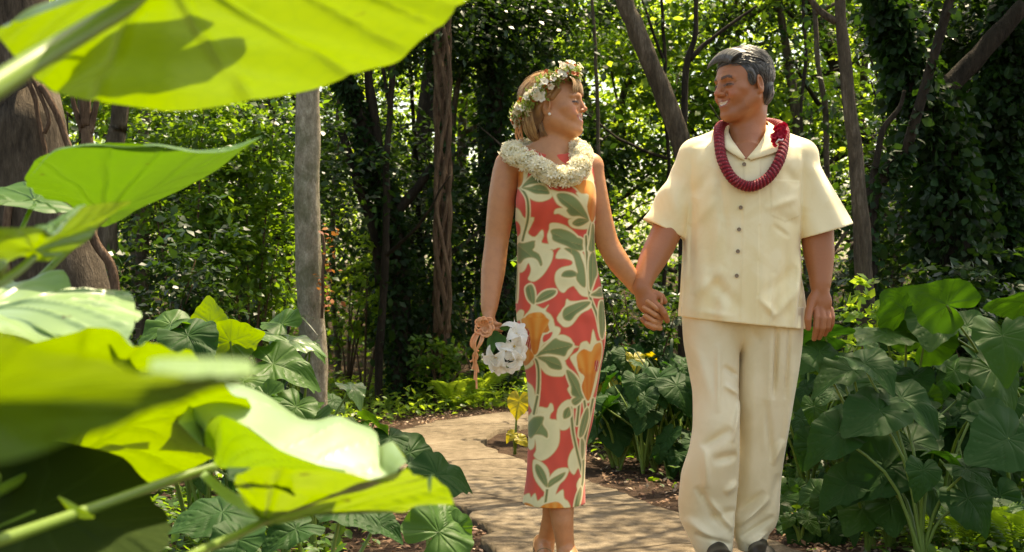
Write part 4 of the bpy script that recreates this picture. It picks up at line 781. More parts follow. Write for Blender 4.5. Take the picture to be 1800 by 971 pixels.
def mat_skin(name):
    n = NT(name); c = n.attr('Col'); f = n.noise(38, 5, .7); c2 = n.mix(n.math('MULTIPLY', n.ramp(f, [(.40, (0, 0, 0)), (.68, (1, 1, 1))]), .34), c, (.36, .14, .06), 'MIX')
    fine = n.noise(420, 2, .5)
    return n.done(n.bsdf(color=c2, rough=.44, spec=.5, sss=.08, sssr=(1, .35, .2), ssss=.01, normal=n.bump(n.math('ADD', n.math('MULTIPLY', fine, .5), n.noise(120, 4, .7)), .28, .003)))
M_SKIN = mat_skin('skin')

def head(fl, C, M, sc, male):
    A = lambda s, f, u: C+M@(np.array([s, f, u])*sc)
    def ell(s, f, u, rs, rf, ru, k=.02, op='u', rot=None):
        fl.ell(A(s, f, u), np.array([rs, rf, ru])*sc, k*sc, M if rot is None else M@rot, op)
    def cap(a_, b, ra, rb, k=.01, op='u'): fl.cap(A(*a_), A(*b), ra*sc, rb*sc, k*sc, op)
    w_ = 1.0 if male else .94
    ell(0, -.022, .038, .076*w_, .094, .082, .01)
    ell(0, .030, .030, .062*w_, .062, .062, .03)
    ell(0, .036, -.035, .056*w_, .056, .078, .035)
    ell(0, -.01, -.035, .06*w_, .06, .06, .03)
    for s in (-1, 1):
        cap((s*.054*w_, .0, -.045), (s*.024*w_, .066, -.092), .018, .016, .03)     # jaw
        ell(s*.046*w_, .052, -.012, .022, .026, .020, .02)                        # cheek bone
        ell(s*.036*w_, .064, -.038, .020, .022, .020, .018)                       # smiling cheek
        cap((s*.012, .090, .027), (s*.045, .076, .028), .0085, .007, .014)        # brow
    ell(0, .074 if male else .070, -.098 if male else -.094, .025*w_ if male else .018, .018, .017 if male else .014, .022)    # chin
    ell(0, .080 if male else .078, -.060, .028, .018, .022, .014)                 # muzzle
    for s in (-1, 1):
        ell(s*.031, .098, .009, .0175, .015, .0125, .010, 's')                    # eye socket
        ell(s*.031, .0795, .006, .0145, .0125, .0125, .004)                       # lids over the eye
        cap((s*.018, .0905, .0010), (s*.044, .082, .0010), .0030, .0025, .004)    # lower lid
        cap((s*.016, .0925, .0125), (s*.046, .082, .0125), .0022, .0022, .003, 's')   # crease above the lid
        cap((s*.020, .0915, -.0075), (s*.042, .0835, -.0085), .0016, .0016, .003, 's')  # bag line below
        if male:
            for q in (-1, 0, 1): cap((s*.050, .074, .004+q*.004), (s*.062, .058, .004+q*.010), .0012, .0010, .002, 's')
    nf, nr_ = (.112, .0125) if male else (.110, .0090)
    cap((0, .088, .022), (0, nf-.004, -.016), .0085 if male else .0072, nr_*.85, .010)
    ell(0, nf, -.022, nr_, nr_*.95, nr_*.85, .006)
    for s in (-1, 1):
        ell(s*.0145 if male else s*.0115, nf-.012, -.026, .0088 if male else .0066, .0105, .0078 if male else .006, .005)
        ell(s*.0075, nf-.006, -.0325, .0032, .0042, .0028, .002, 's')
    # open smile: lips round a shallow mouth with a row of teeth
    ell(0, .100, -.0555, .027, .014, .0055, .005, 's')
    cx_, cf = (.034, .068); F0 = .0955 if male else .0915
    lip = [(-cx_, cf, -.0455), (-.018, F0-.009, -.0495), (0, F0, -.0512), (.018, F0-.009, -.0495), (cx_, cf, -.0455)]
    lo_ = [(-cx_, cf, -.0455), (-.018, F0-.011, -.0585), (0, F0-.003, -.0635), (.018, F0-.011, -.0585), (cx_, cf, -.0455)]
    for c in (lip, lo_):
        for p, q in zip(c[:-1], c[1:]): cap(p, q, .0040, .0040, .004)
    tee = [(-.029, F0-.0205, -.0500), (-.015, F0-.0095, -.0548), (0, F0-.005, -.0562), (.015, F0-.0095, -.0548), (.029, F0-.0205, -.0500)]
    for p, q in zip(tee[:-1], tee[1:]): cap(p, q, .0048, .0048, .001)
    for s in (-1, 1):                                                             # smile folds
        g = .0034 if male else .0020
        cap((s*.021, .090, -.024), (s*.040, .074, -.042), g, g, .006, 's'); cap((s*.040, .074, -.042), (s*.045, .064, -.060), g, g*.6, .006, 's')
        if male: ell(s*.040, .068, -.030, .018, .020, .016, .010)
    for s in (-1, 1):                                                             # ears
        t = np.array(Matrix.Rotation(s*math.radians(-22), 3, 'Z'))@np.array(Matrix.Rotation(math.radians(-12), 3, 'X'))
        ell(s*.079*w_, -.012, -.002, .0065, .019, .033, .006, rot=t)
        ell(s*.085*w_, -.009, .003, .006, .0095, .018, .003, 's', rot=t)
        ell(s*.076*w_, -.004, -.027, .0065, .008, .010, .005)
    return A

def head_col(V, C, M, sc, base, male):
    """skin colour by place on the head: lips, teeth, brows, lashes, cheeks, painted eye-socket shade"""
    L = ((V-C)@M)/sc; s, f, u = L[:, 0], L[:, 1], L[:, 2]; a_ = np.abs(s); col = np.tile(base, (len(V), 1))
    front = f > .045
    def mixc(m, c):
        m = np.clip(m, 0, 1)[:, None]; col[:] = col*(1-m)+np.asarray(c)*m
    mixc(.35*np.exp(-((a_-.045)/.016)**2-((u+.025)/.018)**2)*(f > .02), lin(196, 92, 62))
    mixc(.4*np.exp(-(s/.012)**2-((u+.02)/.012)**2)*(f > .09), lin(200, 96, 66))
    if male: mixc(.30*np.exp(-((u+.075)/.026)**2)*(f > .03)*(a_ < .06), lin(120, 76, 56))
    ub = (.0275 if male else .0315)+.007*np.clip((a_-.012)/.03, 0, 1)-.012*np.clip((a_-.036)/.02, 0, 1)
    mixc((np.abs(u-ub) < (.0052 if male else .0022))*(a_ > .012)*(a_ < .051)*(f > .05)*(.95 if male else .6), lin(44, 36, 30) if male else lin(120, 80, 50))
    ue = .004-.0030*((a_-.031)/.014)**2; ey = (np.abs(a_-.031) < .0145)*(f > .06)
    mixc((.6 if male else .35)*np.exp(-((a_-.031)/.018)**2-((u-.006)/.010)**2)*(f > .05), lin(92, 50, 34))  # shade of the eye sockets, painted into the skin colour
    mixc(ey*(np.abs(u-ue) < .0026)*.8, lin(120, 92, 76))
    mixc(ey*(np.abs(u-ue) < .0030)*(np.abs(a_-.0305) < .0062), lin(30, 20, 15))
    mixc((np.abs(u-ue-.0034) < .0024)*(np.abs(a_-.032) < .018)*(f > .050)*1.0, lin(24, 16, 12))
    mixc((np.abs(u-ue+.0034) < .0010)*(np.abs(a_-.031) < .015)*(f > .055)*.5, lin(70, 38, 28))
    k_ = np.clip(1-(s/.034)**2, 0, 1); up = -.0455-.0045*k_; lw = -.0455-.0205*k_; mo = (a_ < .036)*(f > .06)
    lipc = lin(150, 74, 56) if male else lin(190, 84, 72)
    mixc(mo*(a_ < .034)*(u < up+.0036)*(u > lw-.0042)*.75, lipc)
    mixc(mo*(a_ < .030)*(u < up-.0010)*(u > lw+.0034), lin(110, 46, 36))
    mixc(mo*(a_ < .031)*(u < up-.0010)*(u > lw+.0046), lin(232, 220, 200)); mixc(mo*(a_ < .027)*(u < up-.0012)*(u > lw+.0050)*(np.abs(np.sin(s*400)) > .97)*.35, lin(150, 120, 100))
    mixc(mo*(np.abs(a_-.033) < .0035)*(np.abs(u+.0455) < .0028)*.7, lin(84, 36, 26))
    mixc(.6*np.exp(-((a_-.0075)/.003)**2-((u+.0325)/.003)**2)*(f > .09), lin(60, 24, 18))
    if male:
        for q in range(3): mixc(.25*(np.abs(u-.050-.012*q-.05*a_) < .0009)*(a_ < .04)*(f > .05), lin(120, 60, 40))
    return col

def comb(rng, A, cen, rad3, n, start, flow, steps=5, ds=.016, lift=(.002, .006), keep=None):
    """strands that follow the skull: start() gives a unit direction, flow(d) the way it is combed"""
    out = []; rad3 = np.asarray(rad3, float); cen = np.asarray(cen, float)
    on = lambda d, k: cen+d/np.sqrt(((d/rad3)**2).sum())*1.0+d*k
    while len(out) < n:
        d = start(rng); d = d/np.linalg.norm(d); p0 = on(d, 0)
        if keep is not None and not keep(p0): continue
        w0 = flow(p0)+rng.normal(0, .16, 3); l0, l1 = lift[0]*rng.uniform(.3, 1), rng.uniform(lift[0], lift[1]); pts = []
        for q in range(steps):
            p = on(d, l0+(l1-l0)*q/(steps-1)); pts.append(A(*p)); w_ = flow(p)*.7+w0*.3; w_ = w_-d*w_.dot(d); w_ /= np.linalg.norm(w_)+1e-6
            d = p-cen+w_*ds; d = d/np.linalg.norm(d)
        out.append(pts)
    return out

# ---------------- the woman
def yaw_pitch(yaw, pitch, roll=0):    # columns: person's left, forward, up
    f = np.array([math.sin(yaw)*math.cos(pitch), -math.cos(yaw)*math.cos(pitch), math.sin(pitch)])
    l = np.cross(np.array([0, 0, 1.]), f); l /= np.linalg.norm(l); u = np.cross(f, l)
    # right-handed (s,f,u) with s to the person's RIGHT so the matrix is a rotation
    M = np.column_stack([-l, f, u])
    return M@np.array(Matrix.Rotation(roll, 3, 'Y'))
rad = math.radians
WH_C = Wp(976, 189, -.02); WH_M = yaw_pitch(rad(72), rad(6)); WH_S = .92
MH_C = Mp(1306, 153, -.03); MH_M = yaw_pitch(rad(-61), rad(-5), rad(3)); MH_S = 1.0

def grow(name, mat, V, Q, parent, col=None, extra=None):
    at = {'Col': col} if col is not None else {}
    if extra: at.update(extra)
    return link(name, mesh_np(name, V, Q, mat, attrs=at), parent)

HV = 0.0028
def build_woman():
    root = empty('person', (Wp(978, 485)[0], DW, 0), 'blonde woman in a long coral floral sleeveless dress, looking at the man', 'person')
    f = Field((-.22, DW-.40, -.01), (.50, DW+.26, 1.69), HV)
    W = Wp
    # torso under the dress
    f.loft([(W(0, y)[2], W((a_+b)/2, y)[0], DW+c, (b-a_)/2/526-.012, r-.012) for y, a_, b, r, c in WROWS[2:13]], .01)
    f.cap(W(958, 268, .0), W(908, 286, .01), .040, .046, .03); f.cap(W(992, 268, .0), W(1038, 292, .01), .040, .044, .03)
    f.cap(W(972, 300, -.03), W(975, 270, -.01), .07, .05, .04)
    # neck and head
    f.cap(W(970, 272, .005), W(966, 225, .0), .050, .046, .03)
    head(f, WH_C, WH_M, WH_S, False)
    f.cap(W(985, 238, -.02), W(972, 268, -.035), .016, .02, .03)
    # right arm (left in the picture), hanging with the bouquet
    f.chain([W(893, 290, .01), W(884, 340, .0), W(878, 385, .0), W(873, 425, .0), W(867, 475, -.02), W(862, 520, -.05), W(859, 551, -.07)],
            [.045, .0435, .0405, .0365, .037, .0285, .0215], .012, 20)
    # left arm reaching to his hand
    f.chain([W(1036, 296, .01), W(1046, 345, .01), W(1058, 395, .015), W(1069, 430, .02), W(1088, 462, .02), W(1112, 494, .03), W(1124, 510, .045)],
            [.043, .0405, .0365, .034, .034, .026, .022], .012, 20)
    # legs
    f.chain([W(975, 780, .0), W(974, 893, .06), W(966, 930, .09), W(958, 960, .12), W(957, 985, .14)], [.05, .037, .030, .026, .024], .01, 12)
    f.chain([W(985, 780, -.0), W(987, 893, -.06), W(990, 930, -.07), W(994, 962, -.07), W(995, 982, -.07)], [.05, .0385, .031, .027, .026], .01, 12)
    for q in ((960, -.0, .06), (992, .0, -.06)):
        f.chain([W(q[0], 500, 0), W((q[0]+976)/2, 640, q[2]*.2), W(976+(q[0]-976)*.2, 790, 0)], [.080, .066, .047], .02, 8)
    # feet
    gx = lambda px: W(px, 900)[0]
    for cx, cyy, hx in ((gx(957), DW+.13, .045), (gx(997), DW-.09, .03)):
        f.ell((cx, cyy+.01, .055), (.028, .034, .035), .02)
        f.cap((cx, cyy, .06), (cx, cyy-.13, .035), .026, .028, .02)
        for i in range(5):
            x0 = cx-.028+.013*i; f.cap((x0, cyy-.13, .030), (x0+.001, cyy-.175+.008*abs(i-1.5), .022), .009, .0075, .004)
    # hands
    base = f.F.copy()
    f2 = Field.__new__(Field); f2.__dict__.update(f.__dict__)
    f2.F = base
    f2.ell(W(860, 566, -.08), (.018, .030, .034), .012)
    f2.ell(W(1143, 535, .045), (.028, .016, .036), .016, rot_to([-.35, .1, 1]))
    f.F = f2.F.copy()
    for i in range(4):                # fingers wrapped round the bouquet stems
        dy_, dz = -.022+.0, .010-.0165*i
        b = W(860, 574, -.098)+np.array([0, 0, dz+.008]); 
        f.finger(f2.F, [b, b+np.array([.006, -.018, -.006]), b+np.array([.024, -.022, -.010]), b+np.array([.036, -.008, -.012])], [.0085, .008, .0075, .0065])
    b = W(866, 566, -.075); f.finger(f2.F, [b, b+np.array([.016, -.002, -.014]), b+np.array([.028, -.018, -.026])], [.011, .0095, .0075])
    # left hand: fingers laced over the back of his hand, tips towards the left
    for a_, m, b in (((1161, 549), (1155, 543), (1138, 530)), ((1160, 559), (1152, 554), (1132, 541)), ((1157, 568), (1149, 565), (1134, 555)), ((1160, 577), (1150, 575), (1137, 569))):
        f.finger(f2.F, [W(1152, 545, .035), W(a_[0]+3, a_[1]-1, .030), W(a_[0]+1, a_[1], .0), W(m[0], m[1], -.026), W(b[0], b[1], -.022)], [.010, .0095, .0092, .0090, .0078])
    f.finger(f2.F, [W(1146, 522, .03), W(1157, 518, .01), W(1166, 523, -.010), W(1165, 532, -.020)], [.012, .0115, .0108, .0086])
    V, Q = f.mesh()
    base_c = lin(194, 134, 88)
    col = head_col(V, WH_C, WH_M, WH_S, base_c, False)
    body = ((V-WH_C)**2).sum(1) > .16**2; col[body] = base_c*np.array([1., .97, .95])
    o = grow('body', M_SKIN, V, Q, root, col)
    return root

# picture rows of the dress: y, left, right, half depth, centre offset
WROWS = [(274, 930, 1024, .070, -.004), (284, 914, 1041, .085, 0), (300, 911, 1046, .098, -.005), (330, 910, 1048, .112, -.012),
         (356, 908, 1048, .118, -.016), (385, 906, 1046.5, .108, -.01), (415, 909, 1045.5, .098, 0), (440, 909, 1046.5, .096, 0),
         (470, 909, 1050, .102, 0), (500, 907, 1056, .112, .004), (528, 906, 1061, .118, .006), (556, 908, 1064, .120, .006),
         (580, 910, 1065, .120, .004), (602, 913, 1063.5, .118, 0), (632, 919, 1059, .114, 0), (660, 925, 1054, .110, 0), (700, 928.5, 1047, .106, 0),
         (740, 928.5, 1042, .104, 0), (785, 928.5, 1032, .104, 0), (830, 926, 1029, .108, 0), (884, 919, 1028, .120, 0)]

# the print, traced panel by panel (scale, x0, y0 then outlines)
PAN = {'A': (6.07, 890, 280), 'B': (6.07, 890, 420), 'C': (6.07, 890, 560), 'D': (4.855, 890, 700)}
CREAM = {'A': [[(200,340),(270,390),(380,405),(480,400),(470,440),(380,475),(300,465),(240,420)],
  [(480,350),(560,375),(680,385),(760,430),(830,500),(880,600),(900,670),(700,650),(640,640),(560,600),(510,600),(520,560),(560,545),(600,540),(540,500),(500,430),(470,370)],
  [(660,690),(690,650),(900,650),(880,740),(800,755),(700,740)], [(740,380),(850,400),(850,520),(800,480),(760,420)],
  [(190,0),(240,0),(235,120),(230,200),(185,280)], [(820,100),(880,100),(940,240),(900,250),(840,200)],
  [(100,530),(150,560),(200,640),(300,640),(260,740),(240,800),(310,840),(385,765),(400,830),(380,900),(480,920),(470,971),(130,971),(120,850),(160,800),(160,720),(130,670),(100,650)],
  [(470,700),(560,700),(660,740),(760,830),(830,960),(830,971),(600,971),(570,940),(500,971),(460,920),(440,830),(460,760)]],
 'B': [[(160,0),(320,0),(340,60),(380,110),(490,130),(490,220),(440,320),(380,400),(300,455),(240,430),(260,380),(270,320),(240,260),(200,340),(140,350),(130,200),(130,50)],
  [(450,0),(520,0),(640,60),(800,130),(850,300),(870,540),(880,610),(800,600),(740,530),(710,500),(650,530),(610,570),(560,540),(520,450),(530,360),(590,310),(690,285),(700,240),(620,215),(530,210),(560,130),(620,95),(540,100),(490,60)],
  [(540,830),(620,720),(640,640),(680,660),(800,660),(900,650),(900,730),(790,790),(700,900),(630,930),(580,900)],
  [(260,750),(280,680),(320,700),(400,740),(450,700),(420,760),(470,800),(500,860),(490,971),(180,971),(200,830)],
  [(100,840),(150,760),(195,770),(180,840),(110,880)]],
 'C': [[(440,0),(500,0),(500,60),(570,90),(560,150),(510,200),(400,260),(350,330),(370,200),(370,80)],
  [(330,370),(400,270),(520,180),(600,160),(680,200),(720,270),(765,285),(720,300),(690,350),(620,430),(560,400)],
  [(330,400),(600,400),(620,570),(540,595),(450,580),(390,530)], [(200,690),(240,680),(300,740),(330,971),(290,971),(240,880)],
  [(330,971),(360,920),(440,930),(470,880),(495,900),(490,971)],
  [(600,440),(680,530),(760,600),(820,780),(700,790),(650,730),(680,680),(640,600)],
  [(680,390),(760,330),(790,250),(850,230),(890,260),(920,110),(960,230),(1020,240),(1010,440),(960,700),(900,870),(830,850),(780,620),(740,520),(700,450)],
  [(550,971),(590,880),(680,840),(700,971)], [(190,500),(280,440),(290,480),(210,540)]],
 'D': [[(240,100),(340,100),(380,30),(400,60),(370,150),(440,170),(455,280),(440,380),(380,460),(300,505),(240,470),(260,420),(250,330),(240,400),(195,420),(185,250),(190,170)],
  [(430,130),(450,60),(500,10),(550,0),(600,60),(560,70),(545,200),(500,245),(450,230)], [(530,480),(570,400),(600,420),(650,600),(610,570),(575,620),(530,560)],
  [(235,510),(290,510),(350,560),(370,640),(350,760),(300,730),(240,640)],
  [(350,740),(370,640),(440,570),(530,570),(500,650),(450,700),(420,780),(480,740),(490,810),(530,850),(540,940),(400,940),(300,940),(310,830)],
  [(145,940),(150,840),(200,790),(215,820),(250,780),(270,840),(320,800),(300,940)], [(600,700),(635,660),(640,760),(610,760)]]}
CORAL = {'C': [[(400,170),(490,130),(470,190),(400,240)]]}
GREEN = {'A': [[(175,320),(230,250),(300,190),(350,165),(420,230),(450,270),(350,280),(250,290)], [(180,325),(260,325),(330,300),(400,310),(440,350),(455,395),(380,395),(310,390),(240,355)],
  [(540,400),(610,390),(700,420),(770,480),(830,570),(880,655),(780,620),(690,620),(640,570),(650,545),(590,500),(550,450)], [(705,690),(760,650),(820,650),(880,660),(830,700),(770,725),(720,715)],
  [(180,910),(300,900),(280,971),(130,971)], [(480,770),(560,755),(660,780),(740,830),(790,900),(815,971),(720,971),(640,930),(560,900),(500,870),(490,820)], [(920,700),(940,760),(940,971),(880,971),(900,860)]],
 'B': [[(130,60),(200,55),(310,30),(280,120),(350,170),(385,260),(370,290),(340,230),(280,200),(200,215),(160,260),(130,240)],
  [(500,0),(620,20),(700,60),(790,130),(810,60),(780,0)],
  [(620,110),(700,115),(770,150),(800,220),(830,320),(840,500),(800,500),(750,440),(740,400),(680,410),(590,400),(620,350),(700,340),(760,370),(740,280),(710,180)],
  [(890,200),(940,150),(970,350),(940,430),(910,510),(890,540),(880,350)], [(900,600),(960,560),(1010,530),(1030,610)],
  [(220,520),(270,490),(300,540),(310,620),(300,690),(250,650),(225,590)], [(320,670),(370,590),(440,550),(525,550),(500,600),(400,650)],
  [(620,740),(700,700),(800,670),(890,670),(850,720),(740,790),(680,860),(620,850),(600,800)], [(1000,680),(1040,680),(1055,800),(1050,971),(1010,971),(985,830)],
  [(95,380),(130,250),(120,640),(95,640)]],
 'C': [[(320,390),(400,310),(460,250),(520,200),(570,220),(700,260),(650,320),(620,380),(560,370),(430,355)], [(340,400),(430,390),(520,395),(570,440),(585,520),(480,510),(420,450)],
  [(640,530),(700,560),(760,640),(800,760),(820,830),(700,790),(690,700),(660,620)], [(700,840),(760,810),(800,840),(740,895),(705,880)], [(1000,0),(1050,0),(1030,200),(1000,150)]],
 'D': [[(190,230),(240,150),(320,140),(310,200),(350,260),(350,310),(310,290),(250,290),(215,330),(190,300)], [(490,150),(490,90),(530,55),(545,100),(540,130)],
  [(620,300),(640,170),(690,70),(700,150),(660,290)], [(640,330),(665,380),(655,500),(640,440)], [(260,540),(300,560),(340,630),(350,720),(290,660),(255,590)],
  [(360,720),(370,670),(430,630),(500,600),(470,650),(410,690)], [(580,900),(600,800),(635,740),(640,800),(610,900)]]}
ORANGE = {'A': [[(700,300),(760,250),(900,250),(950,330),(965,430),(965,560),(920,680),(880,620),(855,520),(870,400),(790,390),(740,340)], [(140,0),(190,0),(190,120),(185,240),(160,300),(130,300),(130,150)]],
 'B': [[(190,880),(230,810),(300,780),(380,780),(430,830),(445,900),(440,985),(190,985)]],
 'C': [[(190,-10),(440,-10),(440,60),(400,120),(370,200),(340,340),(300,370),(270,300),(255,180),(220,90),(180,50)], [(140,310),(180,260),(300,370),(270,440),(210,500),(170,440)],
  [(750,370),(820,310),(900,340),(940,270),(1010,260),(1010,420),(960,560),(930,700),(880,860),(830,800),(800,700),(830,600),(770,540),(750,450)]],
 'D': [[(290,945),(300,880),(360,850),(440,840),(490,890),(500,945)], [(150,945),(160,880),(200,870),(240,890),(255,945)]]}
RED = {'C': [[(180,160),(240,100),(265,240),(265,330),(220,270)], [(945,440),(990,450),(970,560),(940,520)]]}
STEMS = {'A': [[(165,325),(225,430),(240,540),(235,660),(200,800),(170,920)], [(910,680),(880,800),(850,985)]],
 'B': [[(850,-20),(860,200),(870,400),(890,620),(960,800),(1000,985)]], 'C': [[(310,390),(345,500),(350,650),(340,800),(320,985)], [(830,860),(850,985)], [(930,860),(880,985)]],
 'D': [[(270,-30),(240,120)], [(550,60),(565,250),(600,420),(650,620)], [(620,0),(600,200)], [(740,0),(700,200),(665,400),(660,650),(640,760)], [(350,740),(335,850)]]}
def poly_sd(px, py, pts, closed=True):
    pts = crom(pts, len(pts)*3, closed); n = len(pts); d = np.full(len(px), 1e9); ins = np.zeros(len(px), bool)
    for i in range(n if closed else n-1):
        a_, b = pts[i], pts[(i+1) % n]; e_ = b-a_; L = e_.dot(e_)+1e-9
        t = np.clip(((px-a_[0])*e_[0]+(py-a_[1])*e_[1])/L, 0, 1); d = np.minimum(d, (px-a_[0]-t*e_[0])**2+(py-a_[1]-t*e_[1])**2)
        if closed:
            c = ((a_[1] > py) != (b[1] > py)) & (px < (b[0]-a_[0])*(py-a_[1])/(b[1]-a_[1]+1e-12)+a_[0]); ins ^= c
    d = np.sqrt(d); return np.where(ins, -d, d) if closed else d
def paint_dress(px, py):
    coral, cream, gold = lin(220, 80, 60), lin(236, 224, 170), lin(204, 168, 98)
    green, green2, orange, orange2, red = lin(126, 142, 86), lin(98, 118, 66), lin(226, 130, 30), lin(236, 178, 84), lin(186, 34, 34)
    col = np.tile(coral, (len(px), 1)); col *= (1+.05*np.sin(px*.23+np.sin(py*.05)*2))[:, None]
    def mixc(idx, m, c):
        m = np.clip(m, 0, 1)[:, None]; col[idx] = col[idx]*(1-m)+c*m
    def each(D, fn, closed=True, pad=8):
        for k, ls in D.items():
            sc, x0, y0 = PAN[k]
            for pts in ls:
                p = np.array(pts, float)/sc+(x0, y0)
                idx = np.nonzero((px > p[:, 0].min()-pad) & (px < p[:, 0].max()+pad) & (py > p[:, 1].min()-pad) & (py < p[:, 1].max()+pad))[0]
                if len(idx): fn(idx, poly_sd(px[idx], py[idx], p, closed), p)
    sm = lambda d, w_=1.0: .5-d/(2*w_)
    each(CREAM, lambda i, d, p: mixc(i, sm(d-.9), gold)); each(CREAM, lambda i, d, p: (mixc(i, sm(d), cream), mixc(i, .35*sm(d+5, 3), lin(222, 214, 160))))
    each(CORAL, lambda i, d, p: mixc(i, sm(d), coral))
    each(STEMS, lambda i, d, p: (mixc(i, sm(d-4.2), cream), mixc(i, sm(d-2.2), gold), mixc(i, sm(d-1.5), green2)), False)
    def leaf(i, d, p):
        mixc(i, sm(d), green)
        q = p.mean(0); u_, s_, vt = np.linalg.svd(p-q); ax = vt[0]; pp = np.stack([px[i], py[i]], 1)-q
        mixc(i, np.clip(-d/6, 0, .7)*(pp@vt[1] > 0), green2); mixc(i, .6*sm(np.abs(pp@vt[1])-.3, .5)*(d < -1), gold)
    each(GREEN, lambda i, d, p: mixc(i, sm(d-3.4), cream)); each(GREEN, lambda i, d, p: mixc(i, sm(d-.8), gold)); each(GREEN, leaf)
    def petal(i, d, p):
        mixc(i, sm(d), orange); q = p.mean(0)
        a_ = np.arctan2(py[i]-q[1], px[i]-q[0]); r = np.hypot(px[i]-q[0], py[i]-q[1])
        mixc(i, (d < 0)*np.clip(.5+.5*np.sin((px[i]-q[0])*.5*(1+.02*(py[i]-q[1]))), 0, 1)*.5, orange2); mixc(i, (d < 0)*np.clip((r-7)/12, 0, .5)*(py[i] > q[1]), lin(200, 100, 20))
    each(ORANGE, lambda i, d, p: mixc(i, sm(d-2.4), cream)); each(ORANGE, petal)
    each(RED, lambda i, d, p: (mixc(i, sm(d), red), mixc(i, (d < 0)*.5*(np.sin(px[i]*1.6+py[i]*.3) > .6), cream)))
    return col

def build_dress(root):
    f = Field((-.12, DW-.18, .06), (.42, DW+.18, 1.46), .0027)
    cr = [((930, 560), (985, 545), .022, .004), ((1000, 545), (1055, 560), .02, .004), ((985, 600), (975, 885), .03, -.004), ((945, 640), (940, 890), .02, .005),
          ((1015, 620), (1005, 890), .018, .006), ((1035, 640), (1018, 880), .012, -.005), ((915, 430), (950, 470), .016, -.003), ((1040, 420), (1000, 460), .016, -.003),
          ((920, 400), (975, 425), .012, .003), ((960, 500), (1030, 515), .02, -.003), ((935, 700), (985, 560), .02, .004), ((990, 760), (1030, 640), .016, -.004)]
    def disp(X, Y, Z):
        r = 0*X*Y*Z
        for a_, b, w_, h in cr:
            d, t = seg_d(X, Y*0+DW, Z, Wp(*a_), Wp(*b)); r = r+h*np.exp(-(d/w_)**2)*np.sin(np.pi*np.clip(t, .001, .999))**.8*(Y < DW+.02)
        return r+.0012*vnoise(X, Y, Z, 16, 3)
    f.loft([(Wp(0, y)[2], Wp((a_+b)/2, y)[0], DW+c, (b-a_)/2/526, r) for y, a_, b, r, c in WROWS], .005, disp=disp)
    for s, x in ((-1, 952), (1, 1000)):     # shoulder straps
        f.cap(Wp(x, 276, .0), Wp(x+s*20, 280, .005), .046, .044, .03)
    f.ell(Wp(943, 352, -.075), (.052, .05, .055), .05); f.ell(Wp(1008, 352, -.075), (.052, .05, .055), .05)
    # armholes, neck opening and the open hem
    f.cap(Wp(884, 276, .01), Wp(889, 318, .01), .062, .046, .006, 's'); f.cap(Wp(1067, 276, .01), Wp(1066, 322, .01), .062, .046, .006, 's')
    f.ell(Wp(974, 250, -.03), (.066, .09, .050), .006, op='s')
    f.loft([(.05, Wp(974, 0)[0], DW, .088, .105), (.13, Wp(974, 0)[0], DW, .09, .10), (.24, Wp(975, 0)[0], DW, .075, .085)], .004, 's')
    V, Q = f.mesh()
    px = 900+V[:, 0]/(DW-.1)*FPX*1.0; px = 978+(px-978)*(DW-.1)/DW+0; py = 485.5-(V[:, 2]-CAM_Z)/DW*FPX
    col = paint_dress(px, py)
    n = NT('printed rayon'); weave = n.noise(900, 2, .5); c = n.mix(n.math('MULTIPLY', n.noise(30, 3), .16), n.attr('Col'), (.25, .12, .08))
    m = n.done(n.bsdf(color=c, rough=.62, spec=.3, sheen=.15, normal=n.bump(weave, .15, .001)))
    grow('dress', m, V, Q, root, col)

def strand_mat(name, c0, c1, c2):
    n = NT(name); v = n.attr('Sv')
    col = n.ramp(v, [(0, c0), (.5, c1), (1, c2)])
    return n.done(n.bsdf(color=col, rough=.42, spec=.5, sheen=.2))
def ribbons(curves, rad0, rng, seg=3):
    parts, sv = [], []
    for c in curves:
        c = np.asarray(c); n_ = 9; r = rad0*rng.uniform(.7, 1.3)*np.sin(np.linspace(.25, 1, n_)*np.pi*.98)**.5
        V, F = tube(crom(c, n_), r, seg); parts.append((V, F)); sv.append(np.full(len(V), rng.uniform(0, 1)))
    V, F = cat_parts(parts); return V, F, np.concatenate(sv)

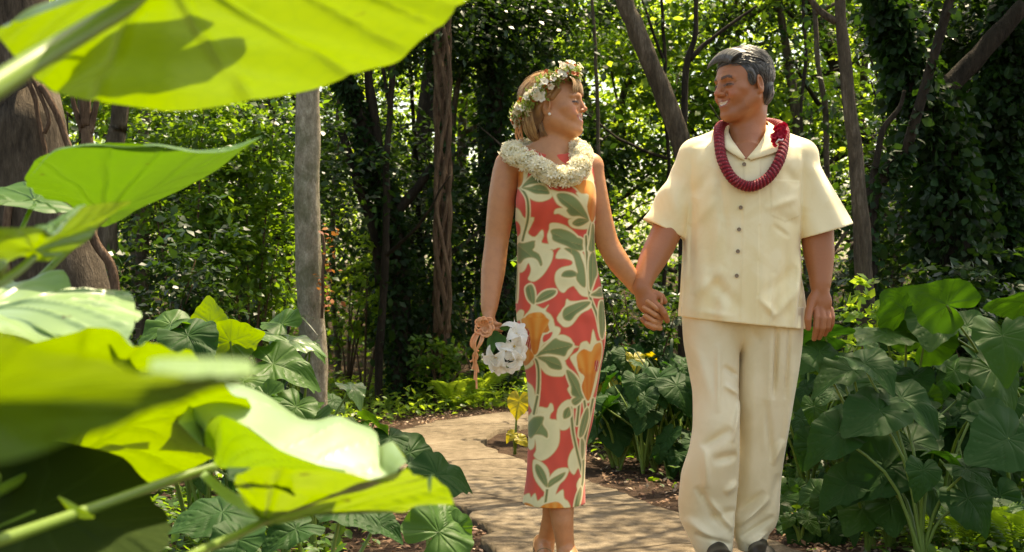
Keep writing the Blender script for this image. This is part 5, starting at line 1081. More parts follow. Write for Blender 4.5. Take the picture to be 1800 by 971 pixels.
def build_woman_hair(root):
    C, M, sc = WH_C, WH_M, WH_S; A = lambda s, f_, u: C+M@(np.array([s, f_, u])*sc)
    f = Field(C-.2, C+.2, .0025)
    f.ell(A(0, -.024, .042), np.array([.081*.96, .098, .086])*sc, .01, M)
    f.ell(A(0, -.084, -.015), np.array([.045, .035, .06])*sc, .02, M)                 # gathered at the nape
    f.cap(A(0, -.088, -.04), A(.0, -.078, -.115), .030, .016, .02)
    for s in (-1, 1):
        f.cap(A(s*.06, -.035, -.01), A(s*.035, -.070, -.06), .022, .022, .02)
        f.cap(A(s*.064, .036, .055), A(s*.070, .010, .025), .010, .006, .01)          # locks in front of the ear
    f.ell(A(0, .062, .008), np.array([.052, .075, .066])*sc, .01, M, 's')             # face stays free
    for s in (-1, 1): f.ell(A(s*.085, .012, -.022), np.array([.03, .050, .040])*sc, .008, M, 's')
    V, Q = f.mesh(); L = ((V-C)@M)/sc
    ang = np.arctan2(L[:, 2]-.02, L[:, 1]); g = np.random.default_rng(3)
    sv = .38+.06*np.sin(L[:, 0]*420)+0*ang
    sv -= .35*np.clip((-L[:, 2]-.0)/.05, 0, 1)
    rng = np.random.default_rng(5); g_ = rng; cen, r3 = (0, -.024, .042), (.081*.96, .098, .086)
    cs = comb(rng, A, cen, r3, 1500, lambda g: np.array([g.normal(), g.normal()-.25, abs(g.normal())*.9+.05]), lambda p: np.array([p[0]*1.2, -1.0, -.35 if p[1] > -.05 else -1.3]), 6, .020, (.001, .005), lambda p: p[1] < .055 and not (p[1] > .0 and p[2] < .045))
    cs += comb(rng, A, (0, -.070, -.03), (.064, .056, .088), 1300, lambda g: np.array([g.normal(), -abs(g.normal()), g.normal()]), lambda p: np.array([-.2*p[0]*10, .1, -1.]), 5, .018, (.001, .006))
    for i in range(190):                   # fringe swept over the forehead
        s0 = rng.uniform(-.055, .055); sd = np.sign(s0+rng.uniform(-.02, .02)) or 1
        e_ = .030*(1-(s0/.07)**2); dn = rng.uniform(.0, .032)
        cs.append([A(s0, .056+e_*.2, .104), A(s0*1.08, .082+e_*.25, .088), A(s0*1.15, .088+e_*.35, .068-.1*dn), A(s0*1.22+.006*sd, .088+e_*.2, .050-dn*.6)])
    for i in range(120):                   # loose ends at ear and nape
        sd = rng.choice([-1, 1]); s0 = rng.uniform(.05, .078)*sd
        cs.append([A(s0, .025, .07), A(s0*1.06, -.01-.02*rng.random(), .035), A(s0*.95, -.04, -.01), A(s0*.75, -.055+.02*rng.random(), -.06), A(s0*.62, -.055+.03*rng.random(), -.105)])
    fly = comb(rng, A, cen, r3, 300, lambda g: np.array([g.normal(), g.normal()-.25, abs(g.normal())*.9+.05]), lambda p: np.array([p[0]*1.2, -1.0, -.6]), 5, .022, (.006, .018), lambda p: p[1] < .03)
    V2, F2, s2 = ribbons(cs, .0014, rng); V3, F3, s3 = ribbons(fly, .0006, rng); V2, F2 = cat_parts([(V2, F2), (V3, F3)]); s2 = np.concatenate([s2, s3])
    Vn, Fn = cat_parts([(V, [Q]), (V2, F2)])
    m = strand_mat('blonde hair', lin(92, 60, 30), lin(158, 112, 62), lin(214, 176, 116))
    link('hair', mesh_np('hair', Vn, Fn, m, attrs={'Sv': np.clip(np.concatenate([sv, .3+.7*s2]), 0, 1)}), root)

# ---------------- the man
def build_man():
    root = empty('person', (Mp(1305, 485)[0], DM, 0), 'grey-haired man in a cream short-sleeved shirt and light trousers, smiling at the woman', 'person')
    f = Field((.36, DM-.42, -.01), (1.18, DM+.26, 1.79), HV); W = Mp
    f.loft([(W(0, 560)[2], W(1305, 0)[0], DM, .165, .10), (W(0, 400)[2], W(1305, 0)[0], DM, .165, .10), (W(0, 300)[2], W(1308, 0)[0], DM, .165, .09), (W(0, 262)[2], W(1312, 0)[0], DM, .15, .08)], .02)
    f.cap(W(1300, 266, .01), W(1235, 290, .01), .04, .04, .03); f.cap(W(1322, 266, .01), W(1395, 290, .01), .04, .04, .03)
    f.cap(W(1312, 262, .0), W(1315, 205, .0), .064, .062, .03)
    f.cap(W(1311, 292, -.078), W(1313, 245, -.035), .050, .04, .03)
    f.cap(W(1345, 178, .0), W(1318, 262, -.055), .012, .010, .02)          # neck tendon
    head(f, MH_C, MH_M, MH_S, True)
    # his right arm (left in the picture)
    f.chain([W(1232, 295, .01), W(1186, 375, .0), W(1164, 425, -.04), W(1148, 455, -.08), W(1134, 485, -.12), W(1127, 507, -.145)],
            [.040, .050, .047, .043, .033, .0275], .012, 20)
    f.chain([W(1398, 295, .01), W(1432, 380, .0), W(1437, 420, .0), W(1440, 450, -.01), W(1442, 482, -.03), W(1442, 508, -.045)],
            [.040, .052, .051, .047, .036, .029], .012, 20)
    for x, dy_ in ((1255, -.06), (1335, .03)):
        f.cap(W(x, 530, 0), W(x, 610, 0), .06, .05, .03); f.chain([W(x, 600, 0), W(x, 780, dy_), W(x, 940, dy_+.03)], [.05, .035, .03], .01, 8)
    # palms
    f.ell(W(1443, 532, -.055), (.037, .020, .046), .016, rot_to([.05, .0, 1], [1, -.25, 0]))
    f.ell(W(1428, 527, -.06), (.016, .018, .028), .016, rot_to([.4, 0, 1]))
    f.ell(W(1137, 530, -.155), (.036, .019, .046), .018, rot_to([-.38, .1, 1], [1, -.3, 0]))
    base = f.F.copy()
    fg = lambda pts, r: f.finger(base, [W(*p) for p in pts], r, .006)
    fg([(1428, 528, -.062), (1422, 547, -.080), (1420, 562, -.088), (1421, 577, -.084)], [.016, .0135, .0128, .0098])
    fg([(1434, 541, -.060), (1436, 558, -.080), (1435, 576, -.082), (1431, 596, -.066)], [.0125, .0118, .0112, .0088])
    fg([(1443, 542, -.060), (1447, 560, -.080), (1446, 577, -.080), (1440, 594, -.060)], [.0125, .0118, .0112, .0090])
    fg([(1452, 543, -.055), (1456, 560, -.073), (1455, 575, -.072), (1450, 588, -.050)], [.012, .0112, .0105, .0086])
    fg([(1460, 544, -.048), (1463, 558, -.060), (1462, 570, -.058), (1458, 580, -.040)], [.0105, .0098, .0092, .0078])
    # right hand folded round hers
    h0 = -.15
    fg([(1147, 534, h0-.01), (1159, 540, h0-.022), (1167, 551, h0-.02), (1173, 564, h0-.008)], [.0145, .0128, .0120, .0095])
    fg([(1143, 546, h0), (1151, 554, h0-.012), (1162, 558, h0+.008), (1165, 554, h0+.026)], [.013, .012, .011, .009])
    fg([(1138, 556, h0+.005), (1147, 565, h0-.008), (1158, 569, h0+.008), (1161, 565, h0+.026)], [.012, .0115, .0105, .0088])
    fg([(1131, 562, h0+.01), (1140, 572, h0-.002), (1150, 577, h0+.010), (1155, 574, h0+.028)], [.011, .0105, .0095, .0082])
    fg([(1138, 514, h0+.01), (1152, 517, h0+.0), (1162, 522, h0-.004), (1168, 530, h0-.002)], [.016, .014, .013, .0105])
    V, Q = f.mesh(); base_c = lin(172, 108, 66)
    col = head_col(V, MH_C, MH_M, MH_S, base_c, True)
    body = ((V-MH_C)**2).sum(1) > .17**2; col[body] = base_c*np.array([.95, .92, .9])
    grow('body', M_SKIN, V, Q, root, col)
    return root

def build_man_hair(root):
    C, M, sc = MH_C, MH_M, MH_S; A = lambda s, f_, u: C+M@(np.array([s, f_, u])*sc)
    f = Field(C-.2, C+.2, .0025)
    f.ell(A(0, -.022, .044), np.array([.083, .100, .088])*sc, .01, M)
    f.ell(A(.004, .040, .104), np.array([.052, .040, .018])*sc, .03, M)
    f.ell(A(0, -.055, -.02), np.array([.068, .052, .055])*sc, .02, M)
    for s in (-1, 1): f.cap(A(s*.073, .022, .04), A(s*.074, .006, .012), .012, .008, .01)  # sideburns
    f.ell(A(0, .088, .022), np.array([.062, .055, .062])*sc, .012, M, 's')
    f.ell(A(0, .02, -.075), np.array([.1, .075, .055])*sc, .008, M, 's')
    for s in (-1, 1):
        f.ell(A(s*.085, -.002, -.012), np.array([.03, .024, .036])*sc, .008, M, 's')
        f.ell(A(s*.08, .060, .0), np.array([.03, .038, .055])*sc, .010, M, 's')
    V, Q = f.mesh(); L = ((V-C)@M)/sc; ang = np.arctan2(L[:, 2]-.03, L[:, 1])
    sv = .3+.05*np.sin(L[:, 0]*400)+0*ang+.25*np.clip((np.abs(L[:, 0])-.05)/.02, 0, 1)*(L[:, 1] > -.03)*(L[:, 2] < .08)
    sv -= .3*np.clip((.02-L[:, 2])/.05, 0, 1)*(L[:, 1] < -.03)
    rng = np.random.default_rng(6); cen, r3 = (0, -.022, .044), (.083, .100, .088)
    top = lambda p: p[2] > .062 and p[1] < .066
    cs = comb(rng, A, cen, r3, 1500, lambda g: np.array([g.normal()*.8, g.normal()*.9, abs(g.normal())+.35]), lambda p: np.array([.75, .9, .0]), 5, .012, (.003, .010), top)
    ok = lambda p: p[2] < .075 and not (p[1] > .02 and p[2] < .035) and not (p[1] > .036 and abs(p[0]) > .04) and p[2] > -.035 and not (p[1] > -.03 and p[2] < .026 and p[1] < .02)
    cs += comb(rng, A, cen, r3, 1500, lambda g: np.array([g.normal(), g.normal()*.9-.5, g.normal()*.5]), lambda p: np.array([0, -.55 if p[1] > -.04 else 0, -1.]), 4, .008, (.001, .004), lambda p: ok(p) and p[1] < .05)
    for i in range(800):                   # fringe pushed forward and aside
        s0 = rng.uniform(-.068, .062); e_ = .018*(1-(s0/.075)**2); h = rng.uniform(0, .006); sg = .036*(s0/.083)**2
        cs.append([A(s0-.012, .034, .129-sg), A(s0-.004, .056+e_*.2, .123+h-sg), A(s0+.008, .073+e_*.3, .111+h*.8-sg*.9), A(s0+.019, .081+e_*.2, .095+h*.5-sg*.6-rng.random()*.010)])
    cs += comb(rng, A, (0, -.055, -.020), (.069, .053, .056), 1200, lambda g: np.array([g.normal(), -abs(g.normal()), g.normal()*.6]), lambda p: np.array([0, .1, -1.]), 4, .010, (.0, .002), lambda p: p[1] < -.02 and p[2] < .02)
    for sd in (-1, 1): cs += comb(rng, A, (sd*.070, .014, .028), (.011, .017, .032), 200, lambda g, sd=sd: np.array([sd*abs(g.normal()), g.normal(), g.normal()]), lambda p: np.array([0, -.25, -1.]), 4, .010, (.001, .002))
    fly = comb(rng, A, cen, r3, 260, lambda g: np.array([g.normal()*.8, g.normal()*.9, abs(g.normal())+.35]), lambda p: np.array([.5, .6, .2]), 4, .012, (.006, .016), top)
    V2, F2, s2 = ribbons(cs, .0013, rng); V3, F3, s3 = ribbons(fly, .0006, rng); V2, F2 = cat_parts([(V2, F2), (V3, F3)]); s2 = np.concatenate([s2, s3])
    Vn, Fn = cat_parts([(V, [Q]), (V2, F2)])
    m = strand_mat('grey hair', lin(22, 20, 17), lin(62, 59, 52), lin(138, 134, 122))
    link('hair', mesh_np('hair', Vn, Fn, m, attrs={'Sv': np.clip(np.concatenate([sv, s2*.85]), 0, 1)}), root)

def cloth_mat(name, c, c2, sc=9, rough=.6, sheen=.3):
    n = NT(name); nz = n.noise(sc, 4, .55, dist=.6); col = n.mix(n.ramp(nz, [(.42, (0, 0, 0)), (.58, (1, 1, 1))]), c, c2)
    fine = n.noise(700, 2, .5); big = n.noise(24, 3, .5)
    h = n.math('ADD', n.math('MULTIPLY', fine, .12), big)
    return n.done(n.bsdf(color=col, rough=rough, spec=.3, sheen=sheen, normal=n.bump(h, .22, .006)))

def build_shirt(root):
    m = cloth_mat('cream silk shirt', lin(246, 230, 184), lin(240, 221, 169)); W = Mp
    f = Field((.40, DM-.24, .74), (1.22, DM+.22, 1.56), .0035)
    rows = [(240, 1262, 1368, .055), (250, 1240, 1392, .075), (264, 1215, 1412, .10), (290, 1207, 1414, .128), (330, 1204, 1410, .142), (380, 1203, 1407, .145), (430, 1201, 1406, .146),
            (480, 1199, 1408, .148), (530, 1197, 1412, .150), (600, 1194, 1415, .152)]
    cr = [((1235, 480), (1290, 545), .02, -.010), ((1213, 520), (1262, 470), .018, .008), ((1330, 520), (1390, 470), .02, -.007), ((1345, 560), (1395, 500), .016, .009),
          ((1378, 580), (1402, 440), .014, .010), ((1388, 590), (1407, 480), .010, -.009), ((1230, 440), (1225, 560), .02, .006), ((1336, 576), (1348, 480), .012, .008),
          ((1318, 520), (1352, 556), .012, .008), ((1218, 350), (1245, 300), .02, -.006), ((1212, 400), (1250, 350), .018, .006), ((1395, 330), (1365, 300), .02, -.006),
          ((1400, 400), (1350, 380), .02, -.005), ((1395, 350), (1330, 372), .014, .006), ((1260, 380), (1240, 470), .016, .005), ((1255, 300), (1270, 470), .014, -.005),
          ((1372, 420), (1368, 560), .016, -.006), ((1210, 545), (1280, 555), .012, .004), ((1345, 398), (1378, 420), .009, -.004), ((1215, 320), (1208, 540), .01, -.006)]
    def disp(X, Y, Z):
        r = 0*X*Y*Z; fr = np.clip((DM+.05-Y)/.08, 0, 1)
        for a_, b, w_, h in cr:
            d, t = seg_d(X, Y*0+DM, Z, W(*a_), W(*b)); r = r+1.5*h*np.exp(-(d/w_)**2)*np.sin(np.pi*np.clip(t, .001, .999))**.8*fr
        th = np.arctan2(Y-DM, X-W(1306, 0)[0]); low = np.clip((1.12-Z)/.3, 0, 1)
        r = r+low*.006*(np.sin(th*9+1)+.6*np.sin(th*15+2.1))
        xb = W(1301.5-(0), 0)[0]+(Z-1.15)*.03; r = r+.0035*(1/(1+np.exp(-(X-xb+.016)/.0012)))*(X < xb+.04)*fr*(Y < DM)       # button placket
        px0, px1, z0, z1 = W(1342, 0)[0], W(1398, 0)[0], W(0, 392)[2], W(0, 322)[2]
        r = r+.0022*((X > px0)*(X < px1)*(Z > z0+.02*np.abs((X-(px0+px1)/2)/(px1-px0)*2))*(Z < z1))*fr                    # breast pocket
        return r+.0022*vnoise(X, Y, Z, 14, 11)+.0012*vnoise(X, Y, Z, 34, 12)
    # sleeves
    sl = [((1224, 282), (1161, 418), .058, .082), ((1404, 282), (1455, 422), .058, .098)]
    for (a_, b, r0, r1) in sl:
        a3, b3 = W(*a_, .01), W(*b, .0); s_, q = f.capd(a3, b3, r0, r1, .02)
        X, Y, Z = f.win(np.minimum(a3, b3)-max(r0, r1)-.02-2*f.h, np.maximum(a3, b3)+max(r0, r1)+.02+2*f.h)[1:]
        q = q-.0035*np.sin(X*60+Z*25+Y*30)-.002*vnoise(X, Y, Z, 22, 5); f.put(s_, q, .018, 'u')
    # cut the cuffs and the hem
    for cx, nrm, lo, hi in (((1168, 404), (-(1201-1136)*0-31, 0, -65), (1085, 1214), None), ((1449, 408), (24, 0, -84), (1402, 1540), None)):
        c = W(*cx, 0); lo_ = np.array([W(lo[0], 0)[0], DM-.2, .95]); hi_ = np.array([W(lo[1], 0)[0], DM+.2, 1.25])
        n_ = np.array([(-31 if cx[0] < 1300 else 24), 0, (-65 if cx[0] < 1300 else -84)], float)
        f.plane(lo_, hi_, c, n_, .003)
    f.loft([(W(0, y)[2], W((a_+b)/2, y)[0], DM, (b-a_)/2/510, r) for y, a_, b, r in rows], .007, disp=disp, pw=2.25)
    f.cap(W(1282, 243, .02), W(1222, 272, .015), .045, .055, .03); f.cap(W(1345, 243, .02), W(1409, 272, .015), .045, .055, .03)
    f.plane((.40, DM-.24, .70), (1.22, DM+.22, .98), W(1288, 566), (-.10, 0, -1), .003)
    for (a_, b, r0, r1) in sl:
        a3, b3 = W(*a_, .01), W(*b, .0); d = (b3-a3); f.cap(a3+d*.62, b3+d*.1, r0+.62*(r1-r0)-.014, r1-.011, .002, 's')
    f.loft([(.70, W(1304, 0)[0], DM, .195, .135), (.95, W(1304, 0)[0], DM, .19, .13)], .002, 's')
    # open V at the neck
    f.ell(W(1312, 238, -.01), (.062, .10, .06), .006, op='s')
    V3 = [W(1279, 236, -.11), W(1346, 236, -.11), W(1311, 278, -.12)]
    for t in np.linspace(0, 1, 16):
        p = V3[0]*(1-t)+V3[2]*t; q = V3[1]*(1-t)+V3[2]*t
        for yy in np.arange(-.045, .06, .0095): f.cap(p+[0, yy, 0], q+[1e-4, yy, 0], .0065, .0065, .002, 's')
    V, Q = f.mesh(); o = grow('shirt', m, V, Q, root)
    # collar: two turned-down leaves and the stand behind the neck
    def strip(p_in, p_out, n_=16):
        a_, b = crom(p_in, n_), crom(p_out, n_); mid = (a_+b)/2+[0, -.006, .004]; V = np.concatenate([a_, mid, b, b+[0, .003, -.003], mid+[0, .006, -.004], a_+[0, .006, -.002]])
        i = np.arange(n_-1); F = np.concatenate([np.stack([k*n_+i, k*n_+i+1, ((k+1) % 6)*n_+i+1, ((k+1) % 6)*n_+i], 1) for k in range(6)])
        e0 = np.array([[0, n_, 4*n_, 5*n_], [n_, 2*n_, 3*n_, 4*n_]]); return V, [F, e0, e0[:, ::-1]+n_-1]
    L = strip([W(1345, 205, .065), W(1300, 210, .055), W(1281, 222, .01), W(1284, 240, -.055), W(1296, 258, -.105), W(1310, 277, -.130)],
              [W(1360, 228, .085), W(1290, 232, .09), W(1268, 236, .03), W(1268, 250, -.07), W(1280, 264, -.120), W(1307, 281, -.142)])
    Rr = strip([W(1300, 205, .065), W(1340, 210, .05), W(1351, 218, .0), W(1344, 236, -.06), W(1332, 256, -.108), W(1313, 278, -.132)],
               [W(1300, 230, .09), W(1355, 230, .085), W(1372, 232, .02), W(1376, 248, -.07), W(1370, 264, -.120), W(1320, 281, -.144)])
    V, F = cat_parts([L, Rr]); link('collar', mesh_np('collar', V, F, m), o)
    nb = NT('wooden button'); mb = nb.done(nb.bsdf(color=(.24, .17, .10), rough=.4))
    for bx, by in ((1308, 289), (1302, 365), (1299, 403.5), (1297, 442), (1295, 485)):
        th = np.linspace(0, 2*np.pi, 20, endpoint=False); prof = [(0, -.0006), (.0022, -.0008), (.0048, -.0022), (.0062, -.0022), (.0068, 0), (.0062, .002)]
        V = np.array([[r*math.cos(t), d, r*math.sin(t)] for r, d in prof[1:] for t in th]+[[0, -.0006, 0]])
        i = np.arange(20); j = (i+1) % 20; F = [np.concatenate([np.stack([k*20+i, k*20+j, (k+1)*20+j, (k+1)*20+i], 1) for k in range(4)]), np.stack([j, i, np.full(20, 100)], 1)]
        # sits on the cloth: find the front of the shirt there
        tx, tz = W(bx, 0)[0], W(0, by)[2]; SV = SHV(o); k = np.hypot(SV[:, 0]-tx, SV[:, 2]-tz) < .012; yy = SV[k, 1].min() if k.any() else DM-.14
        tx *= (yy/DM); tz = CAM_Z+(tz-CAM_Z)*yy/DM
        link('button', mesh_np('button', V+[tx, yy-.0015, tz], F, mb), o)
    return o
def SHV(o):
    a_ = np.empty(len(o.data.vertices)*3, np.float32); o.data.vertices.foreach_get('co', a_); return a_.reshape(-1, 3)

def build_trousers(root):
    m = cloth_mat('light khaki trousers', lin(232, 216, 178), lin(224, 207, 166), 6, .55, .25); W = Mp
    f = Field((.44, DM-.26, .0), (1.06, DM+.26, .98), .0035)
    Lr = [(540, 1200, 1308, .105, 0), (600, 1201, 1300, .10, -.01), (650, 1208, 1297.5, .092, -.03), (695, 1214, 1295, .086, -.05), (740, 1213, 1294, .084, -.07), (776, 1208, 1293, .082, -.08),
          (837, 1193, 1292, .085, -.05), (880, 1192, 1290.5, .087, -.02), (906, 1195, 1289, .088, -.01), (940, 1210, 1287, .09, -.01), (968, 1222, 1286, .09, -.01)]
    Rr = [(540, 1292, 1412, .105, 0), (600, 1298, 1409, .10, 0), (638, 1300, 1404, .095, 0), (715, 1296.5, 1393, .088, .01), (760, 1295, 1387, .085, .02), (814, 1293, 1379.5, .082, .03),
          (860, 1291, 1375, .08, .04), (898, 1290, 1372, .08, .05), (925, 1291, 1364, .082, .05), (945, 1294, 1354, .084, .05), (968, 1300, 1350, .085, .05)]
    CL = [((1255, 600), (1252, 720), .010, .008), ((1225, 780), (1275, 745), .016, -.012), ((1232, 850), (1228, 775), .014, .013), ((1240, 800), (1285, 790), .016, -.012), ((1228, 862), (1284, 925), .012, .016),
          ((1215, 845), (1272, 925), .012, -.013), ((1200, 905), (1255, 945), .014, .012), ((1215, 930), (1280, 950), .010, -.009), ((1265, 860), (1290, 840), .014, .010), ((1275, 770), (1292, 700), .010, .010),
          ((1290, 660), (1262, 640), .010, -.008), ((1292, 690), (1262, 670), .010, .008), ((1210, 590), (1250, 720), .02, .005), ((1240, 905), (1288, 890), .015, -.011)]
    CR = [((1300, 560), (1300, 640), .007, -.010), ((1358, 565), (1352, 700), .008, -.013), ((1346, 570), (1342, 800), .014, .007), ((1300, 560), (1330, 600), .012, -.008), ((1380, 570), (1372, 700), .008, -.008), ((1340, 700), (1352, 815), .012, -.011),
          ((1352, 815), (1372, 770), .012, .010), ((1292, 925), (1352, 870), .012, .014), ((1300, 945), (1360, 905), .010, -.012), ((1296, 905), (1340, 860), .010, -.009), ((1310, 955), (1350, 935), .008, .008),
          ((1320, 600), (1312, 880), .02, .006), ((1365, 830), (1350, 900), .012, -.008), ((1390, 620), (1370, 840), .012, .007)]
    def mk(cr, seed):
        def disp(X, Y, Z):
            r = 0*X*Y*Z; fr = np.clip((DM+.04-Y)/.08, 0, 1)
            for a_, b, w_, h in cr:
                d, t = seg_d(X, Y*0+DM, Z, W(*a_), W(*b)); r = r+1.7*h*np.exp(-(d/w_)**2)*np.sin(np.pi*np.clip(t, .001, .999))**.8*fr
            return r+.003*vnoise(X, Y, Z*.4, 22, seed)*(1+2*np.clip((.3-Z)/.2, 0, 1))
        return disp
    f.loft([(W(0, y)[2], W((a_+b)/2, y)[0], DM+c, (b-a_)/2/510, r) for y, a_, b, r, c in Lr], .004, disp=mk(CL, 21), pw=2.2)
    f.loft([(W(0, y)[2], W((a_+b)/2, y)[0], DM+c, (b-a_)/2/510, r) for y, a_, b, r, c in Rr], .004, disp=mk(CR, 22), pw=2.2)
    f.ell(W(1304, 545, .01), (.188, .105, .13), .035)
    V, Q = f.mesh(); grow('trousers', m, V, Q, root)
    # shoes
    n = NT('black leather'); mb = n.done(n.bsdf(color=(.008, .007, .007), rough=.35, spec=.3))
    for cx, d in ((1255, -.06), (1331, .03)):
        g = Field((W(cx, 0)[0]-.08, DM+d-.26, -.004), (W(cx, 0)[0]+.08, DM+d+.10, .12), .003); x = W(cx, 0)[0]; y = DM+d
        g.cap((x, y+.03, .050), (x, y-.12, .036), .040, .036, .02); g.ell((x, y-.15, .034), (.048, .07, .032), .03); g.ell((x, y+.03, .06), (.038, .045, .045), .02)
        g.plane((x-.08, y-.26, -.01), (x+.08, y+.1, .05), (x, y, .012), (0, 0, -1), .002)
        V, Q = g.mesh(); k = link('shoe', mesh_np('shoe', V, Q, mb), root)
        th = np.linspace(0, 2*np.pi, 28, endpoint=False); ou = np.array([(x+.046*math.cos(t)*(1+.15*max(0, -math.sin(t))), y-.065+.145*math.sin(t)) for t in th])
        V = np.concatenate([np.column_stack([ou, np.full(28, z)]) for z in (.001, .014)]+[[[x, y-.06, .001], [x, y-.06, .014]]]); i = np.arange(28); j = (i+1) % 28
        link('sole', mesh_np('sole', V, [np.stack([i, j, j+28, i+28], 1), np.stack([j, i, np.full(28, 56)], 1), np.stack([i+28, j+28, np.full(28, 57)], 1)], mb, smooth=False), k)

# ---------------- leis, flower crown, bouquet
def petal_cup(n=5, L=.011, w_=.0055, open_=.55):
    ps = []
    for i in range(n):
        a_ = 2*np.pi*i/n; d = np.array([math.cos(a_), math.sin(a_), 0]); t = np.array([-d[1], d[0], 0]); z = np.array([0, 0, 1.])
        rows = [(0, .25, 0), (.35, .9, .25), (.7, 1, .38), (1., .35, .30)]
        V = np.array([d*L*r*open_+z*L*h*1.6+t*w_*.5*q*k for r, k, h in rows for q in (-1, 0, 1)]); V[1::3] += z*-.0008
        F = np.array([[3*r+c, 3*r+c+1, 3*r+c+4, 3*r+c+3] for r in range(3) for c in range(2)]); ps.append((V, [F]))
    return cat_parts(ps)
def scatter(tmpl, pos, nrm, rng, s0, s1):
    V0, F0 = tmpl; ps = []
    for p, n_ in zip(pos, nrm):
        M = rot_to(n_, rng.normal(0, 1, 3)); ps.append((p+(V0*rng.uniform(s0, s1))@M.T, F0))
    return cat_parts(ps)
def petal_mat(name, c, c2, tr=.3, rough=.55):
    n = NT(name); col = n.mix(n.noise(60, 2), c, c2); d = n.bsdf(color=col, rough=rough, spec=.3 if rough > .4 else .6)
    t = n.n('ShaderNodeBsdfTranslucent', {'Color': col}); mx = n.n('ShaderNodeMixShader', {0: tr, 1: d, 2: t.outputs[0]}); return n.done(mx.outputs[0])
def build_leis():
    rng = np.random.default_rng(12); W = Wp
    ctrl = [W(938, 258, .06), W(910, 268, .035), W(897, 268, .0), W(906, 272, -.075), W(932, 284, -.125), W(960, 302, -.150), W(990, 312, -.155), W(1014, 300, -.14), W(1024, 280, -.10), W(1018, 266, -.04), W(1004, 258, .02), W(975, 252, .075)]
    pth = crom(ctrl, 240, True); T = np.gradient(pth, axis=0); T /= np.linalg.norm(T, axis=1)[:, None]
    pos, nr = [], []
    for i in range(1350):
        k = rng.integers(0, 240); v = rng.normal(0, 1, 3); v -= T[k]*v.dot(T[k]); v /= np.linalg.norm(v); r = .022*rng.uniform(.4, 1.25)
        pos.append(pth[k]+v*r); nr.append(v+rng.normal(0, .35, 3))
    V, F = scatter(petal_cup(6, .021, .0064, .70), pos, nr, rng, .7, 1.25)
    core = tube(np.vstack([pth, pth[:1]]), .016, 8)
    V, F = cat_parts([(V, F), core])
    o = link('flower_lei', mesh_np('flower_lei', V, F, petal_mat('cream tuberose petals', lin(254, 250, 232), lin(250, 240, 200), .42)))
    tag(o, 'thick lei of cream tuberose flowers around the woman\'s shoulders', 'lei')
    # red lei of the man: a twisted rope of petals
    W = Mp
    ctrl = [W(1320, 216, .085), W(1285, 218, .06), W(1266, 224, .0), W(1264, 245, -.07), W(1270, 282, -.13), W(1289, 315, -.158), W(1318, 328, -.166), W(1348, 315, -.162), W(1369, 285, -.14), W(1378, 250, -.085), W(1376, 226, -.01), W(1355, 217, .06)]
    c = crom(ctrl, 420, True); nn = 420; T = np.gradient(c, axis=0); T /= np.linalg.norm(T, axis=1)[:, None]
    N = np.cross(T, [0, .3, 1.]); N /= np.linalg.norm(N, axis=1)[:, None]; B = np.cross(T, N); sg = 40; th = np.linspace(0, 2*np.pi, sg, endpoint=False)
    u = np.arange(nn)[:, None]/nn; ph = 70*2*np.pi*u+2*th[None]; ph2 = th[None]*9-u*2*np.pi*160
    r = .0158+.0024*np.abs(np.sin(ph/2))+.0012*np.sin(ph2)
    V = (c[:, None]+r[..., None]*(np.cos(th)[None, :, None]*N[:, None]+np.sin(th)[None, :, None]*B[:, None])).reshape(-1, 3)
    i = np.arange(nn)[:, None]; j = np.arange(sg)[None]; F = np.stack([i*sg+j, i*sg+(j+1) % sg, ((i+1) % nn)*sg+(j+1) % sg, ((i+1) % nn)*sg+j], -1).reshape(-1, 4)
    g = np.abs(np.sin(ph/2)); sp = (np.sin(ph2*1.0+3*th[None]) > .86)*(g > .55)*rng.random(g.shape)
    rd = lin(110, 12, 24)*(1-g[..., None])*.3+lin(146, 18, 32)*g[..., None]; rd = rd*(1-sp[..., None])+lin(205, 130, 130)*sp[..., None]
    n = NT('woven red petals'); m = n.done(n.bsdf(color=n.attr('Col'), rough=.6, spec=.25, sheen=.1))
    o = link('red_lei', mesh_np('red_lei', V, F, m, attrs={'Col': rd.reshape(-1, 3)})); tag(o, 'rope-like dark red lei hanging round the man\'s neck with a flower at the collar', 'lei')
    pos = [W(1369, 237, -.13)+rng.normal(0, 1, 3)*[.010, .006, .014] for _ in range(26)]
    V, F = scatter(petal_cup(5, .018, .014, .8), pos, [(rng.normal(0, .5), -1, rng.normal(0, .5)) for _ in pos], rng, .7, 1.1)
    link('red_flower', mesh_np('red_flower', V, F, petal_mat('crimson petals', lin(196, 20, 50), lin(150, 10, 40), .2)), o)
    V, F = tube([W(1364, 252, -.142), W(1369, 246, -.15), W(1374, 247, -.15), W(1377, 244, -.146)], [.0028, .0035, .003, .002], 6, 12)
    link('ribbon', mesh_np('ribbon', V, F, petal_mat('white ribbon', lin(235, 220, 210), lin(240, 230, 220), .1)), o)

